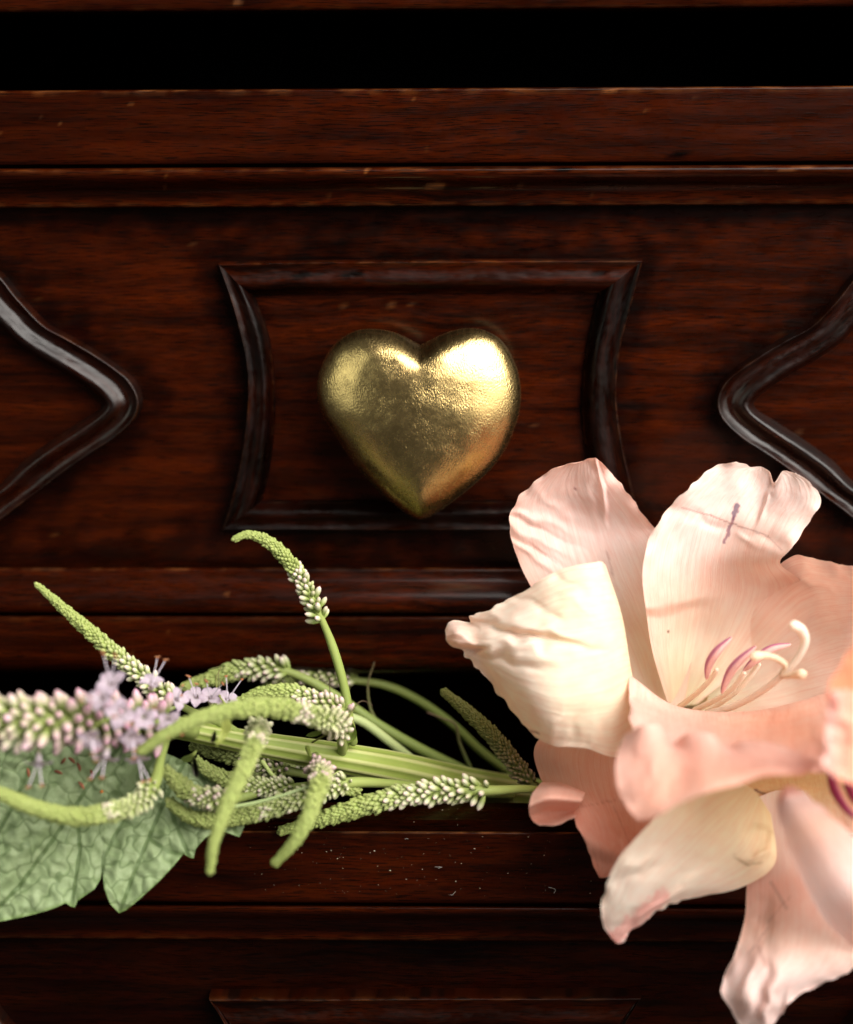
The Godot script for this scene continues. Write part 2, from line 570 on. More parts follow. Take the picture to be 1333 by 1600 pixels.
func build_chest() -> void:
	var chest := thing("chest_of_drawers", "dark carved mahogany chest of drawers with a brass heart knob", "chest of drawers", Vector3(0, row_y(1600, 0) - 0.2, 0))
	var half := 0.139
	var acc := fresh()
	var side := Color(0.3, 0.3, 0.35)
	var low := row_y(1600, 0) - 0.19
	var high := row_y(0, 0) + 0.10
	box(acc, Vector3(-half - 0.022, low, -0.33), Vector3(-half - 0.002, high, 0.0), side)
	box(acc, Vector3(half + 0.002, low, -0.33), Vector3(half + 0.022, high, 0.0), side)
	box(acc, Vector3(-half - 0.002, low + 0.002, -0.33), Vector3(half + 0.002, high - 0.002, -0.322), side)
	box(acc, Vector3(-half - 0.03, high + 0.0003, -0.335), Vector3(half + 0.03, high + 0.018, 0.02), side)
	box(acc, Vector3(-half - 0.024, low - 0.012, -0.333), Vector3(half + 0.024, low - 0.0003, 0.006), side)
	commit(acc, "carcass", M.wood, chest)

	var pale := Color(7.0, 17.0, 34.0)
	var dark := Color(0.08, 0.1, 0.16)
	add_chip(678, 290, 6.2, 17, 6, pale, 0.8)
	add_chip(573, 266, 8.9, 5, 3, pale, 0.6)
	add_chip(371, 4, 8.0, 8, 6, pale, 0.8)
	add_chip(955, 140, 8.0, 22, 2, pale, 0.6)
	add_chip(232, 141, 8.0, 30, 2, pale, 0.5)
	add_chip(1240, 264, 8.9, 40, 2, pale, 0.5)
	add_chip(1062, 241, 8.0, 24, 5, dark, 0.95)
	add_chip(880, 266, 8.9, 16, 4, dark, 0.95)
	add_chip(470, 430, 4.5, 18, 6, dark, 0.95)
	add_chip(550, 430, 4.5, 20, 6, dark, 0.95)
	add_chip(936, 427, 4.5, 18, 5, dark, 0.95)
	add_chip(609, 476, 0.0, 6, 7, pale, 0.5)
	for i in 60:
		add_chip(rng.randf_range(0, 1333), rng.randf_range(130, 1050), 4.0, rng.randf_range(2.5, 5.0), rng.randf_range(2.5, 4.0), pale, rng.randf_range(0.1, 0.35))
	# ---- middle drawer
	var tl := Vector2(344, 409)
	var c_out := {
		"top": v3([344, 409, 500, 406, 670, 405, 840, 404, 1003, 404]),
		"right": v3([1003, 404, 986, 470, 968, 540, 962, 612, 970, 682, 985, 750, 1000, 822]),
		"bottom": v3([1000, 822, 840, 823, 670, 823, 500, 823, 350, 823]),
		"left": v3([350, 823, 366, 769, 381, 701, 390, 619, 386, 555, 368, 480, 344, 409])}
	var c_in := {
		"top": v3([396, 460, 500, 458, 670, 457, 840, 457, 935, 457]),
		"right": v3([935, 457, 918, 527, 909, 600, 909, 660, 916, 720, 925, 755, 930, 778]),
		"bottom": v3([930, 778, 840, 780, 670, 781, 500, 781, 410, 781]),
		"left": v3([410, 781, 421, 738, 429, 670, 430, 600, 425, 545, 412, 495, 396, 460])}
	for k in c_out:
		frame_lines.append(v2s(even(c_out[k], 12)))
	frame_lines.append(v2s(v3(SPEAR_OUT)))
	frame_lines.append(v2s(mirror(SPEAR_OUT)))
	var mid := make_drawer(chest, 0.0, 0.0, {"top": 138.0, "bottom": 1054.0}, true)
	mid.set_meta("label", "middle drawer with the brass heart knob")
	var nx := 420
	acc = fresh()
	var prof := pf([[138, -10.8, 0], [138, 6.6, 0.2], [138.4, 7.5, 0.8], [139.5, 7.9, 1.0], [142, 8.0, 0.5], [150, 8.0, 0.0]])
	prof.append_array(pf([[175, 8.02, 0], [200, 8.0, 0], [225, 8.02, 0], [246, 8.0, 0], [253, 7.9, -0.2], [255.5, 7.4, -0.7], [256.5, 6.4, -1.0], [256.5, -0.2, -1.0]]))
	extrude_x(acc, prof, -half, half, nx, worn)
	commit(acc, "rail", M.wood, mid)
	acc = fresh()
	extrude_x(acc, pf([[260, -0.2, -1], [260, 7.4, -0.5], [261, 8.2, 0.1], [264, 8.8, 0.5], [268, 9.0, 0.15], [273, 8.9, 0], [279, 8.3, 0], [284, 7.3, -0.2], [290, 6.2, -0.4], [298, 5.4, -0.45], [306, 5.0, -0.3], [313, 4.9, 0], [318, 4.9, 0.35], [321, 4.7, 0.7], [322.5, 4.1, 0.5], [323, 3.0, 0.0], [323, -0.2, -0.8]]), -half, half, nx, worn)
	commit(acc, "moulding", M.wood, mid)
	acc = fresh()
	var rows := []
	for i in 120:
		rows.append([323.0 + i * (888.0 - 323.0) / 119.0, 0.0, 0.0])
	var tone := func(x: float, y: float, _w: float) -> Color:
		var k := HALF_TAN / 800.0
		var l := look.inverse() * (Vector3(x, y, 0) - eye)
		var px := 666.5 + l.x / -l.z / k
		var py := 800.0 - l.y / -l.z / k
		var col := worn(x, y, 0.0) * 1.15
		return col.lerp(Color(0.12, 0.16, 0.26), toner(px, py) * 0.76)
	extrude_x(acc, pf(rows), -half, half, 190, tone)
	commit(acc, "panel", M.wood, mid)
	acc = fresh()
	extrude_x(acc, pf([[887, -0.2, -0.8], [887, 3.2, 0.2], [888, 4.2, 0.8], [890, 4.6, 0.55], [894, 4.8, 0.0], [901, 5.0, -0.25], [909, 5.6, -0.2], [918, 6.6, 0], [928, 7.6, 0], [937, 8.3, 0], [945, 8.6, 0.0], [952, 8.5, 0.0], [957, 8.1, -0.2], [959, 7.4, -0.7], [959.5, -0.2, -1]]), -half, half, nx, worn)
	commit(acc, "moulding", M.wood, mid)
	acc = fresh()
	extrude_x(acc, pf([[963, -0.2, -1], [963, 7.0, -0.4], [964.2, 7.8, 0.3], [967, 8.0, 0.3], [975, 8.0, 0], [995, 8.02, 0], [1015, 8.0, 0], [1030, 7.9, 0], [1040, 7.4, -0.1], [1047, 6.3, -0.2], [1051, 4.8, -0.3], [1053, 2.8, -0.4], [1053.5, -10.8, -0.5]]), -half, half, nx, worn)
	commit(acc, "rail", M.wood, mid)
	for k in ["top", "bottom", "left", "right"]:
		strip(c_out[k], c_in[k], 170, 0.0, "frame_moulding", mid, {"top": 0.05, "bottom": 1.15, "left": 1.1, "right": 1.0}[k])  # bottom member coloured darker to stand for the shade it lies in
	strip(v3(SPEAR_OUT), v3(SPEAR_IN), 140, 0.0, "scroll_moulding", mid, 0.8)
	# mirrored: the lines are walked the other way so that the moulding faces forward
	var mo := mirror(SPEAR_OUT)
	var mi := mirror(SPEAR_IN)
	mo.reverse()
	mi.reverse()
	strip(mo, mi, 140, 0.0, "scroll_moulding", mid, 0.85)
	build_heart(mid)

	# ---- upper drawer: only its lower rail shows
	var yb := row_y(16, 8.0)
	var up_rows := {"top": -700.0, "bottom": 16.0}
	var up := make_drawer(chest, 0.0, 0.0, up_rows, false)
	up.set_meta("label", "upper drawer, only its lower rail in view")
	acc = fresh()
	extrude_x(acc, pf([[-120, -0.2, -1], [-120, 7.0, 0], [-118, 8.0, 0.3], [-100, 8.0, 0], [-60, 8.0, 0], [-20, 8.0, 0], [2, 8.0, 0.0], [9, 7.9, 0.1], [13, 7.5, 0.4], [15, 6.8, 0.2], [16, 5.5, 0], [16, -10.8, -0.3]]), -half, half, nx, worn)
	commit(acc, "rail", M.wood, up)
	acc = fresh()
	extrude_x(acc, pf([[-700, 0.1, 0], [-500, 0.1, 0], [-300, 0.1, 0], [-120, 0.1, -0.5]]), -half, half, 40, worn)
	commit(acc, "panel", M.wood, up)

	# ---- lower drawer, pulled further out
	var z := 35.0
	var lowd := make_drawer(chest, 0.0, z, {"top": 1299.0}, false)
	lowd.set_meta("label", "lower drawer, pulled out, flowers lying on its front edge")
	acc = fresh()
	var p2 := pf([[1299, z - 11, 0]])
	for i in 9:
		p2.append_array(pf([[1299, z - 11 + (i + 1) * 1.9, 0.35]]))
	p2.append_array(pf([[1299, z + 6.2, 0.1], [1299, z + 6.9, 0.9], [1299.6, z + 7.5, 1.5], [1301, z + 7.95, 1.2], [1303, z + 8.0, 0.2], [1305, z + 8.05, 0.1], [1312, z + 8.0, 0], [1335, z + 8.0, 0], [1360, z + 8.0, 0], [1385, z + 8.0, 0], [1405, z + 8.0, 0], [1410, z + 7.8, -0.3], [1412, z + 7.2, -0.8], [1412.5, z - 0.2, -1]]))
	extrude_x(acc, p2, -half, half, nx, worn)
	commit(acc, "rail", M.wood, lowd)
	acc = fresh()
	extrude_x(acc, pf([[1416, z - 0.2, -1], [1416, z + 7.3, -0.5], [1417, z + 8.0, -0.2], [1420, z + 8.5, 0.05], [1426, z + 8.4, -0.1], [1432, z + 7.6, -0.5], [1438, z + 6.6, -0.6], [1446, z + 5.7, -0.6], [1454, z + 5.2, -0.6], [1461, z + 5.0, -0.1], [1466, z + 4.9, 0.2], [1468.5, z + 4.6, 0.6], [1470, z + 3.8, 0.3], [1470, z - 0.2, -0.8]]), -half, half, nx, worn)
	commit(acc, "moulding", M.wood, lowd)
	acc = fresh()
	var r3 := []
	for i in 60:
		r3.append([1470.0 + i * 9.0, z, 0.0])
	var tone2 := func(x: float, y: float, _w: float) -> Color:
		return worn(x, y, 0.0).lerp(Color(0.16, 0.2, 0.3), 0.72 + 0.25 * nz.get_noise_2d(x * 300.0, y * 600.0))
	extrude_x(acc, pf(r3), -half, half, 90, tone2)
	commit(acc, "panel", M.wood, lowd)
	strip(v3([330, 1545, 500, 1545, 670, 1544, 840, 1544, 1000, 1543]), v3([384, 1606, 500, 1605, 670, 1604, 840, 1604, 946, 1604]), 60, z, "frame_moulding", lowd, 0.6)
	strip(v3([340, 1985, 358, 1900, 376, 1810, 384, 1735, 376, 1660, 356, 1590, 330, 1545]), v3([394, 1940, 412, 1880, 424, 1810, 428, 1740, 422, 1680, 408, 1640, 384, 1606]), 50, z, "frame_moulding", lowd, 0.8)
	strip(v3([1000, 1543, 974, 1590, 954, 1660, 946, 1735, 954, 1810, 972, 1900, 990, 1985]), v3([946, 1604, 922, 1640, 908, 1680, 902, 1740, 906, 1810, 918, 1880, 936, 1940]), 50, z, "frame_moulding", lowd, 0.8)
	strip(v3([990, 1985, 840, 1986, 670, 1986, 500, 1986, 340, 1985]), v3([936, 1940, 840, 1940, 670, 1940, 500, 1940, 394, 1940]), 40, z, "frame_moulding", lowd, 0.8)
	var so := []
	var si := []
	for i in range(0, SPEAR_OUT.size(), 2):
		so.append(Vector3(SPEAR_OUT[i] * 1.02 - 20.0, SPEAR_OUT[i + 1] * 1.02 + 1118.0, 0))
	for i in range(0, SPEAR_IN.size(), 2):
		si.append(Vector3(SPEAR_IN[i] * 1.02 - 20.0, SPEAR_IN[i + 1] * 1.02 + 1118.0, 0))
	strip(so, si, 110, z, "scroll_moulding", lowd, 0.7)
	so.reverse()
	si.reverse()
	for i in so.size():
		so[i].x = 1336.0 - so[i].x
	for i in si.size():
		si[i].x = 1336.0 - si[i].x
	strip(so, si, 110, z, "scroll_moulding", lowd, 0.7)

const HEART := [657, 539, 645, 533, 632, 526, 618, 520, 602, 516, 585, 514, 570, 514, 555, 517, 541, 524, 528, 533, 516, 546, 507, 561, 500, 577, 496, 594, 495, 612, 498, 631, 504, 648, 512, 662, 522, 677, 534, 696, 546, 714, 558, 730, 571, 745, 585, 760, 600, 775, 615, 787, 630, 798, 643, 806, 654, 811,
	659, 811, 671, 807, 687, 798, 703, 787, 720, 774, 740, 758, 759, 741, 774, 725, 786, 708, 796, 690, 804, 669, 809, 655, 812, 641, 814, 625, 814, 609, 812, 592, 808, 575, 802, 560, 795, 546, 785, 533, 774, 524, 760, 517, 744, 513, 729, 513, 714, 515, 700, 519, 687, 524, 672, 532]

func build_heart(parent: Node) -> void:
	var zm := 11.5
	var hw := []
	for i in range(0, HEART.size(), 2):
		hw.append(place(HEART[i], HEART[i + 1], zm))
	var ctr := place(656, 640, zm)
	var n := 220
	var outl := []
	var closed := hw.duplicate()
	closed.append(hw[0])
	outl = even(closed, n + 1)
	var acc := fresh()
	var p := PackedVector3Array()
	var c := PackedColorArray()
	var t := PackedVector2Array()
	var rings := []
	var ns := 60
	for i in ns + 1:
		var a := float(i) / ns
		var s := 1.0 - pow(1.0 - a, 1.7)
		rings.append([s, 8.6 * pow(maxf(0.0, 1.0 - pow(s, 3.8)), 0.55)])
	for q in [[0.995, -0.9], [0.975, -1.8], [0.94, -2.6], [0.88, -3.2], [0.7, -3.6], [0.28, -3.7], [0.22, -4.4], [0.2, -6.0], [0.2, -9.6], [0.26, -11.2], [0.28, -11.8]]:
		rings.append(q)
	for j in rings.size():
		for i in n + 1:
			var o: Vector3 = outl[i] - ctr
			var s: float = rings[j][0]
			# towards the middle the outline is rounded off, so that the cleft and the point do not run in as creases
			var round_r := 0.0185
			var ang := atan2(o.y, o.x)
			var soft := Vector3(cos(ang), sin(ang), 0) * round_r
			var k := smoothstep(0.25, 1.0, s)
			if j > ns:
				k = smoothstep(0.3, 0.9, s)
			var v: Vector3 = ctr + (o * k + soft * (1.0 - k)) * s
			var z: float = rings[j][1]
			var lump := nz.get_noise_3d(v.x * 2600.0, v.y * 2600.0, 3.0) * 0.08 + nz.get_noise_3d(v.x * 900.0, v.y * 900.0, 13.0) * 0.30
			if j < ns:
				z += lump * (1.0 - pow(s, 6.0))
				var dx := (v.x - ctr.x) * 1000.0
				var dy := (v.y - ctr.y) * 1000.0
				z += (1.4 - 0.11 * sqrt(dx * dx + 45.0) - 0.03 * sqrt(dy * dy + 16.0)) * (1.0 - pow(s, 8.0))
				z -= 0.6 * exp(-dx * dx / 12.0) * smoothstep(2.0, 13.0, dy)
				z += 0.2 * exp(-dx * dx / 16.0) * smoothstep(0.0, -14.0, dy)
			v.z = (zm + z) * 0.001
			p.append(v)
			var tar := smoothstep(-0.5, 0.6, sm.get_noise_3d(v.x * 3000.0, v.y * 3000.0, 40.0))
			c.append(mixc(Color(0.57, 0.41, 0.17), Color(0.42, 0.295, 0.125), tar * 0.6))
			t.append(Vector2(v.x / 0.042 + 0.5, v.y / 0.042 + v.z * 6.0))
	add_grid(acc, p, n + 1, rings.size(), c, t, true)
	var m := commit(acc, "heart_knob", M.brass, parent)
	m.set_meta("label", "brass heart-shaped knob")

# ---------------------------------------------------------------- petals

func petal(parent: Node, called: String, rows: Array, cols: Array, o: Dictionary) -> MeshInstance3D:
	# rows from base to tip; each row a list of Vector3(drawing x, drawing y, depth mm), left to right
	var nu: int = o.get("nu", 90)
	var nv: int = o.get("nv", 90)
	var amp: float = o.get("ruffle", 2.0)
	var freq: float = o.get("freq", 0.9)
	var jag: float = o.get("jag", 2.5)
	var tip: float = o.get("tip", 1.0)
	var sd: float = o.get("seed", 0.0)
	var edge: Color = o.get("edge", Color(-1, 0, 0))
	var folds: Array = o.get("folds", [])
	var marks: Array = o.get("marks", [])
	var notches: Array = o.get("notches", [])
	var cols_r: Array = o.get("cols_r", cols)
	var rib: float = o.get("rib", 0.09)
	var steps: Array = o.get("steps", [])
	var p := PackedVector3Array()
	var c := PackedColorArray()
	var t := PackedVector2Array()
	for j in nv:
		var v := float(j) / (nv - 1)
		var f := v * (cols.size() - 1)
		var ck := mini(int(f), cols.size() - 2)
		var base0: Color = cols[ck].lerp(cols[ck + 1], f - ck)
		var base_r: Color = cols_r[ck].lerp(cols_r[ck + 1], f - ck)
		for i in nu:
			var u := float(i) / (nu - 1)
			var col_pts := []
			for r in rows:
				col_pts.append(spline(r, u))
			var q := spline(col_pts, v)
			var e := maxf(absf(2.0 * u - 1.0), v * tip)
			var e3 := pow(e, 5.0)
			var m := e3 * sm.get_noise_3d(q.x * freq * 1.2, q.y * freq * 1.2, sd * 30.0)
			var broad := sm.get_noise_3d(q.x * 0.5, q.y * 0.5, sd * 30.0 + 40.0)
			var free := smoothstep(0.3, 0.65, v)
			q.z += amp * 1.7 * m * free + broad * amp * 0.5
			# ribs that run from the base to the margin
			var rb := nz.get_noise_2d(u * 420.0 + sd * 31.0 + nz.get_noise_2d(u * 60.0, v * 60.0) * 12.0, v * 26.0)
			q.z += rib * rb * smoothstep(0.1, 0.7, v)
			var jw := pow(e, 9.0) * jag * free
			var jx := sm.get_noise_3d(q.x * 2.0, q.y * 2.0, sd * 30.0 + 80.0) * 1.5 + nz.get_noise_3d(q.x * 2.6, q.y * 2.6, sd) * 0.25
			var jy := sm.get_noise_3d(q.x * 2.0 + 300.0, q.y * 2.0, sd * 30.0 + 80.0) * 1.5 + nz.get_noise_3d(q.x * 2.6 + 300.0, q.y * 2.6, sd) * 0.25
			for g in folds:
				# [x0, y0, x1, y1, width, height]: a crease that fades at both ends
				var ga := Vector2(g[0], g[1])
				var gd := Vector2(g[2], g[3]) - ga
				var gt := (Vector2(q.x, q.y) - ga).dot(gd) / gd.length_squared()
				var wob: float = sm.get_noise_2d(q.x * 1.2 + sd * 9.0, q.y * 1.2) * g[4] * 0.8
				var d := absf((Vector2(q.x, q.y) - ga).cross(gd.normalized()) + wob)
				q.z += 0.5 * g[5] * exp(-d * d / (g[4] * g[4])) * smoothstep(-0.25, 0.25, gt) * smoothstep(1.35, 0.45, gt)
			for g in steps:
				# [x0, y0, x1, y1, width, height, reach]: one side lies over the other
				var sa := Vector2(g[0], g[1])
				var sdv := Vector2(g[2], g[3]) - sa
				var st := (Vector2(q.x, q.y) - sa).dot(sdv) / sdv.length_squared()
				var hh: float = -(Vector2(q.x, q.y) - sa).cross(sdv.normalized()) + sm.get_noise_2d(q.x, q.y) * 4.0
				q.z += g[5] * smoothstep(-0.15, 0.2, st) * smoothstep(1.15, 0.6, st) * smoothstep(-g[4], g[4], hh) * exp(-maxf(hh, 0.0) / g[6])
			for g in notches:
				# [x, y, dx, dy, width]: a torn notch in the margin
				var nd := Vector2(q.x, q.y) - Vector2(g[0], g[1])
				var way := Vector2(g[2], g[3])
				var side := nd.cross(way.normalized())
				var push := exp(-side * side / (g[4] * g[4])) * maxf(0.0, 1.0 - absf(nd.dot(way)) / way.length_squared() / 2.4)
				q.x += g[2] * push
				q.y += g[3] * push
			q.x += jw * jx
			q.y += jw * jy
			p.append(place(q.x, q.y, q.z))
			var col: Color = base0.lerp(base_r, smoothstep(0.25, 0.85, u))
			if edge.r >= 0.0:
				col = mixc(col, edge, pow(e, 3.0) * 0.8)
			var streak := nz.get_noise_2d(u * 900.0 + sd * 77.0, v * 20.0) * 0.06 + nz.get_noise_3d(q.x * 0.35, q.y * 0.35, sd + 9.0) * 0.06
			col = Color(col.r * (1.0 + streak * 0.4), col.g * (1.0 + streak), col.b * (1.0 + streak))
			for g in marks:
				# [x0, y0, x1, y1, width, colour, strength]
				var wob: float = sm.get_noise_2d(q.x * 3.0, q.y * 3.0) * (g[4] * 0.15 + 0.8) + nz.get_noise_2d(q.x * 2.2, q.y * 2.2) * g[4] * 0.4
				var d2 := seg_dist(Vector2(q.x + wob, q.y + wob), Vector2(g[0], g[1]), Vector2(g[2], g[3]))
				col = mixc(col, g[5], g[6] * (1.0 - smoothstep(g[4] * 0.5, g[4] * 1.2, d2)))
			c.append(col)
			t.append(Vector2(u * 1.5 + sd * 0.13, v * 1.5))
	var acc := fresh()
	add_grid(acc, p, nu, nv, c, t)
	return commit(acc, called, o.get("mat", M.petal), parent)

func build_gladiolus() -> void:
	var PALE := Color(0.88, 0.68, 0.64)
	var PINK := Color(0.86, 0.51, 0.42)
	var PEACH := Color(0.87, 0.45, 0.31)
	var CORAL := Color(0.85, 0.27, 0.13)
	var CREAM := Color(0.87, 0.77, 0.58)
	var IVORY := Color(0.88, 0.78, 0.68)
	var YELLOW := Color(0.82, 0.67, 0.37)
	var g := thing("gladiolus", "pale pink and cream gladiolus with ruffled blooms lying over the drawer edge", "flower", place(1100, 1290, 45))
	# the stalk lies in the open drawer, behind the blooms
	var acc := fresh()
	var sp := pxpath([Vector3(1010, 1215, 6), Vector3(1120, 1205, 4), Vector3(1260, 1190, 2), Vector3(1420, 1165, 0), Vector3(1540, 1150, -4)])
	add_tube(acc, even(sp, 30), func(s, a): return 0.0042 + 0.0015 * s + 0.0002 * sin(a * 7.0), func(s, a): return Color(0.16, 0.24, 0.06).lerp(Color(0.26, 0.34, 0.1), 0.5 + 0.5 * sin(a * 7.0)), 28)
	commit(acc, "stalk", M.green, g)

	# ---- the upper bloom, wide open
	acc = fresh()
	var funnel := pxpath([Vector3(1085, 1200, 4), Vector3(1075, 1165, 5), Vector3(1066, 1120, 7), Vector3(1062, 1092, 9)])
	add_tube(acc, even(funnel, 16), func(s, a): return 0.0028 + 0.0034 * s * s, func(s, a): return Color(0.30, 0.34, 0.12).lerp(Color(0.86, 0.80, 0.60), smoothstep(0.0, 0.6, s)), 24, false)
	var up := commit(acc, "bloom", M.petal, g)
	up.set_meta("label", "upper bloom, wide open, stamens showing")
	var V := func(l: Array) -> Array:
		var out := []
		for i in range(0, l.size(), 3):
			out.append(Vector3(l[i], l[i + 1], l[i + 2]))
		return out
	# back petal on the left, pale pink with a pleat at its top
	petal(up, "petal", [V.call([985, 1120, 12, 1025, 1110, 11, 1070, 1100, 12]), V.call([920, 1030, 15, 990, 1005, 13, 1082, 985, 14]), V.call([832, 920, 16, 930, 888, 13, 1050, 860, 15]),
		V.call([797, 832, 18, 905, 806, 11, 1016, 818, 14]), V.call([806, 784, 19, 888, 764, 14, 966, 752, 15]), V.call([858, 736, 20, 898, 726, 17, 940, 722, 17]), V.call([880, 727, 20, 905, 722, 18, 930, 713, 18])],
		[IVORY, IVORY, PALE, PALE, PALE, PINK], {"edge": PINK, "seed": 1.0, "ruffle": 1.3, "jag": 2.0, "nu": 120, "nv": 110, "steps": [[932, 700, 950, 815, 3.5, 3.6, 34]], "folds": [[925, 720, 942, 810, 8, -1.6], [800, 796, 905, 836, 6, 1.3], [798, 822, 890, 868, 5, 1.2], [810, 850, 872, 902, 5, 1.0], [805, 810, 900, 853, 4, -1.2], [802, 838, 880, 884, 4, -1.0], [830, 770, 905, 815, 9, 0.9]],
		"marks": [[948, 860, 958, 900, 2.0, Color(0.45, 0.2, 0.16), 0.5], [825, 845, 868, 878, 1.6, Color(0.5, 0.24, 0.2), 0.4], [898, 763, 900, 765, 2.0, Color(0.3, 0.1, 0.1), 0.7]]})
	# top petal with a torn notch and a bruise
	petal(up, "petal", [V.call([1045, 1105, 12, 1068, 1103, 11, 1090, 1100, 12]), V.call([1020, 1020, 22, 1090, 1010, 14, 1205, 1000, 9]), V.call([1010, 958, 30, 1110, 930, 19, 1256, 925, 13]), V.call([1004, 895, 33, 1115, 872, 24, 1228, 882, 29]),
		V.call([1016, 838, 32, 1130, 820, 25, 1240, 852, 31]), V.call([1048, 790, 30, 1150, 785, 25, 1262, 820, 30]), V.call([1090, 750, 27, 1170, 758, 25, 1281, 787, 29]), V.call([1116, 729, 25, 1180, 738, 25, 1270, 757, 28]), V.call([1148, 721, 25, 1186, 731, 25, 1244, 737, 27])],
		[Color(0.78, 0.74, 0.50), Color(0.88, 0.75, 0.60), Color(0.88, 0.65, 0.55), PALE, PALE, PALE, PALE, PALE], {"edge": Color(0.88, 0.68, 0.60), "seed": 2.0, "cols_r": [Color(0.78, 0.74, 0.50), Color(0.88, 0.70, 0.57), Color(0.88, 0.62, 0.52), Color(0.88, 0.62, 0.53), Color(0.88, 0.64, 0.57), PALE, PALE, PALE], "notches": [[1214, 733, -4, 20, 7], [1236, 882, -12, -3, 14]], "ruffle": 1.2, "jag": 2.0, "nu": 150, "nv": 150,
		"steps": [[990, 962, 1120, 938, 9, -2.4, 60], [1213, 728, 1180, 820, 4, -2.2, 40]], "folds": [[1214, 730, 1196, 800, 6, -0.9], [1070, 800, 1150, 830, 10, -1.0], [1150, 835, 1215, 862, 7, 0.9]],
		"marks": [[1152, 790, 1146, 808, 4.5, Color(0.16, 0.10, 0.16), 0.85], [1146, 808, 1132, 848, 3.0, Color(0.22, 0.10, 0.16), 0.75], [1065, 793, 1112, 806, 1.4, Color(0.4, 0.2, 0.18), 0.55], [1112, 806, 1150, 820, 1.5, Color(0.4, 0.18, 0.16), 0.6], [1150, 820, 1200, 838, 1.4, Color(0.4, 0.2, 0.18), 0.55], [1200, 838, 1222, 860, 1.2, Color(0.4, 0.2, 0.18), 0.4], [1044, 986, 1045, 988, 2.0, Color(0.15, 0.07, 0.03), 0.9]]})
	# right petal, peach, running out of view
	petal(up, "petal", [V.call([1068, 1092, 8, 1085, 1104, 8, 1100, 1114, 10]), V.call([1140, 985, 10, 1180, 1050, 10, 1200, 1130, 18]), V.call([1226, 876, 20, 1270, 990, 14, 1300, 1140, 28]), V.call([1290, 876, 31, 1335, 975, 21, 1370, 1125, 34]), V.call([1360, 895, 31, 1400, 975, 25, 1420, 1090, 36]), V.call([1420, 930, 30, 1440, 970, 28, 1445, 1020, 34])],
		[Color(0.78, 0.74, 0.50), Color(0.88, 0.70, 0.57), Color(0.88, 0.62, 0.52), Color(0.88, 0.59, 0.50), PINK, PINK], {"edge": Color(0.86, 0.62, 0.54), "seed": 3.0, "ruffle": 1.5, "nu": 100, "nv": 110, "folds": [[1232, 868, 1340, 892, 10, 3.0], [1240, 905, 1330, 925, 12, -1.5]]})
	# cream petal that folds outward on the left
	petal(up, "petal", [V.call([955, 915, 16, 965, 985, 14, 978, 1060, 14, 992, 1110, 14]), V.call([945, 881, 34, 971, 960, 38, 986, 1050, 40, 1004, 1135, 38]), V.call([926, 879, 38, 940, 965, 46, 950, 1068, 49, 968, 1182, 47]), V.call([872, 891, 39, 882, 970, 48, 885, 1082, 53, 915, 1169, 51]), V.call([816, 925, 38, 822, 985, 47, 828, 1072, 52, 868, 1165, 50]),
		V.call([764, 951, 35, 768, 998, 44, 782, 1052, 46, 830, 1146, 43]), V.call([726, 964, 34, 738, 996, 41, 748, 1022, 42, 790, 1097, 40]), V.call([704, 971, 35, 716, 988, 42, 722, 1002, 41, 738, 1036, 39]), V.call([693, 985, 37, 694, 991, 40, 696, 998, 40, 704, 1011, 39])],
		[YELLOW, Color(0.86, 0.80, 0.55), CREAM, CREAM, IVORY, IVORY, Color(0.86, 0.66, 0.55), PALE, PINK], {"seed": 4.0, "notches": [[718, 965, 14, 8, 6], [731, 1016, 16, -2, 5]], "ruffle": 1.1, "jag": 2.4, "nu": 140, "nv": 140, "rib": 0.15, "edge": Color(0.87, 0.72, 0.60),
		"folds": [[690, 991, 860, 1020, 13, 5.0], [715, 970, 910, 1008, 6, -4.0], [750, 957, 890, 993, 9, 2.2], [720, 1014, 830, 1044, 6, -2.0], [795, 930, 905, 976, 8, -1.6], [830, 907, 925, 955, 11, 1.4], [860, 895, 930, 935, 7, -0.9], [850, 1165, 880, 1110, 7, 1.2], [890, 1170, 905, 1110, 7, -1.2], [925, 1172, 935, 1120, 7, 1.2]],
		"marks": [[826, 1141, 842, 1146, 2.0, Color(0.3, 0.12, 0.1), 0.8]]})
	# front petal: its inside, foreshortened, reaching toward the viewer
	petal(up, "petal", [V.call([990, 1125, 14, 1060, 1135, 12, 1130, 1140, 12, 1200, 1135, 14]), V.call([985, 1056, 38, 1060, 1104, 38, 1180, 1110, 38, 1310, 1078, 40]), V.call([982, 1085, 48, 1065, 1122, 50, 1185, 1130, 52, 1325, 1100, 56]), V.call([985, 1118, 60, 1070, 1146, 62, 1190, 1156, 66, 1330, 1140, 72]), V.call([994, 1150, 71, 1075, 1172, 72, 1195, 1196, 76, 1330, 1214, 80])],
		[YELLOW, Color(0.87, 0.62, 0.52), PINK, PINK, PINK], {"cols_r": [YELLOW, Color(0.88, 0.52, 0.38), Color(0.89, 0.42, 0.27), Color(0.89, 0.38, 0.23), Color(0.88, 0.46, 0.36)], "seed": 5.0, "ruffle": 0.9, "freq": 1.0, "nu": 130, "nv": 80, "tip": 0.9, "edge": Color(0.88, 0.62, 0.54), "folds": [[1000, 1060, 1060, 1110, 7, 2.6], [1020, 1068, 1070, 1125, 6, -1.8], [1110, 1112, 1150, 1160, 14, 1.8], [1190, 1105, 1180, 1160, 14, -1.8], [1235, 1100, 1290, 1150, 14, 2.2]]})
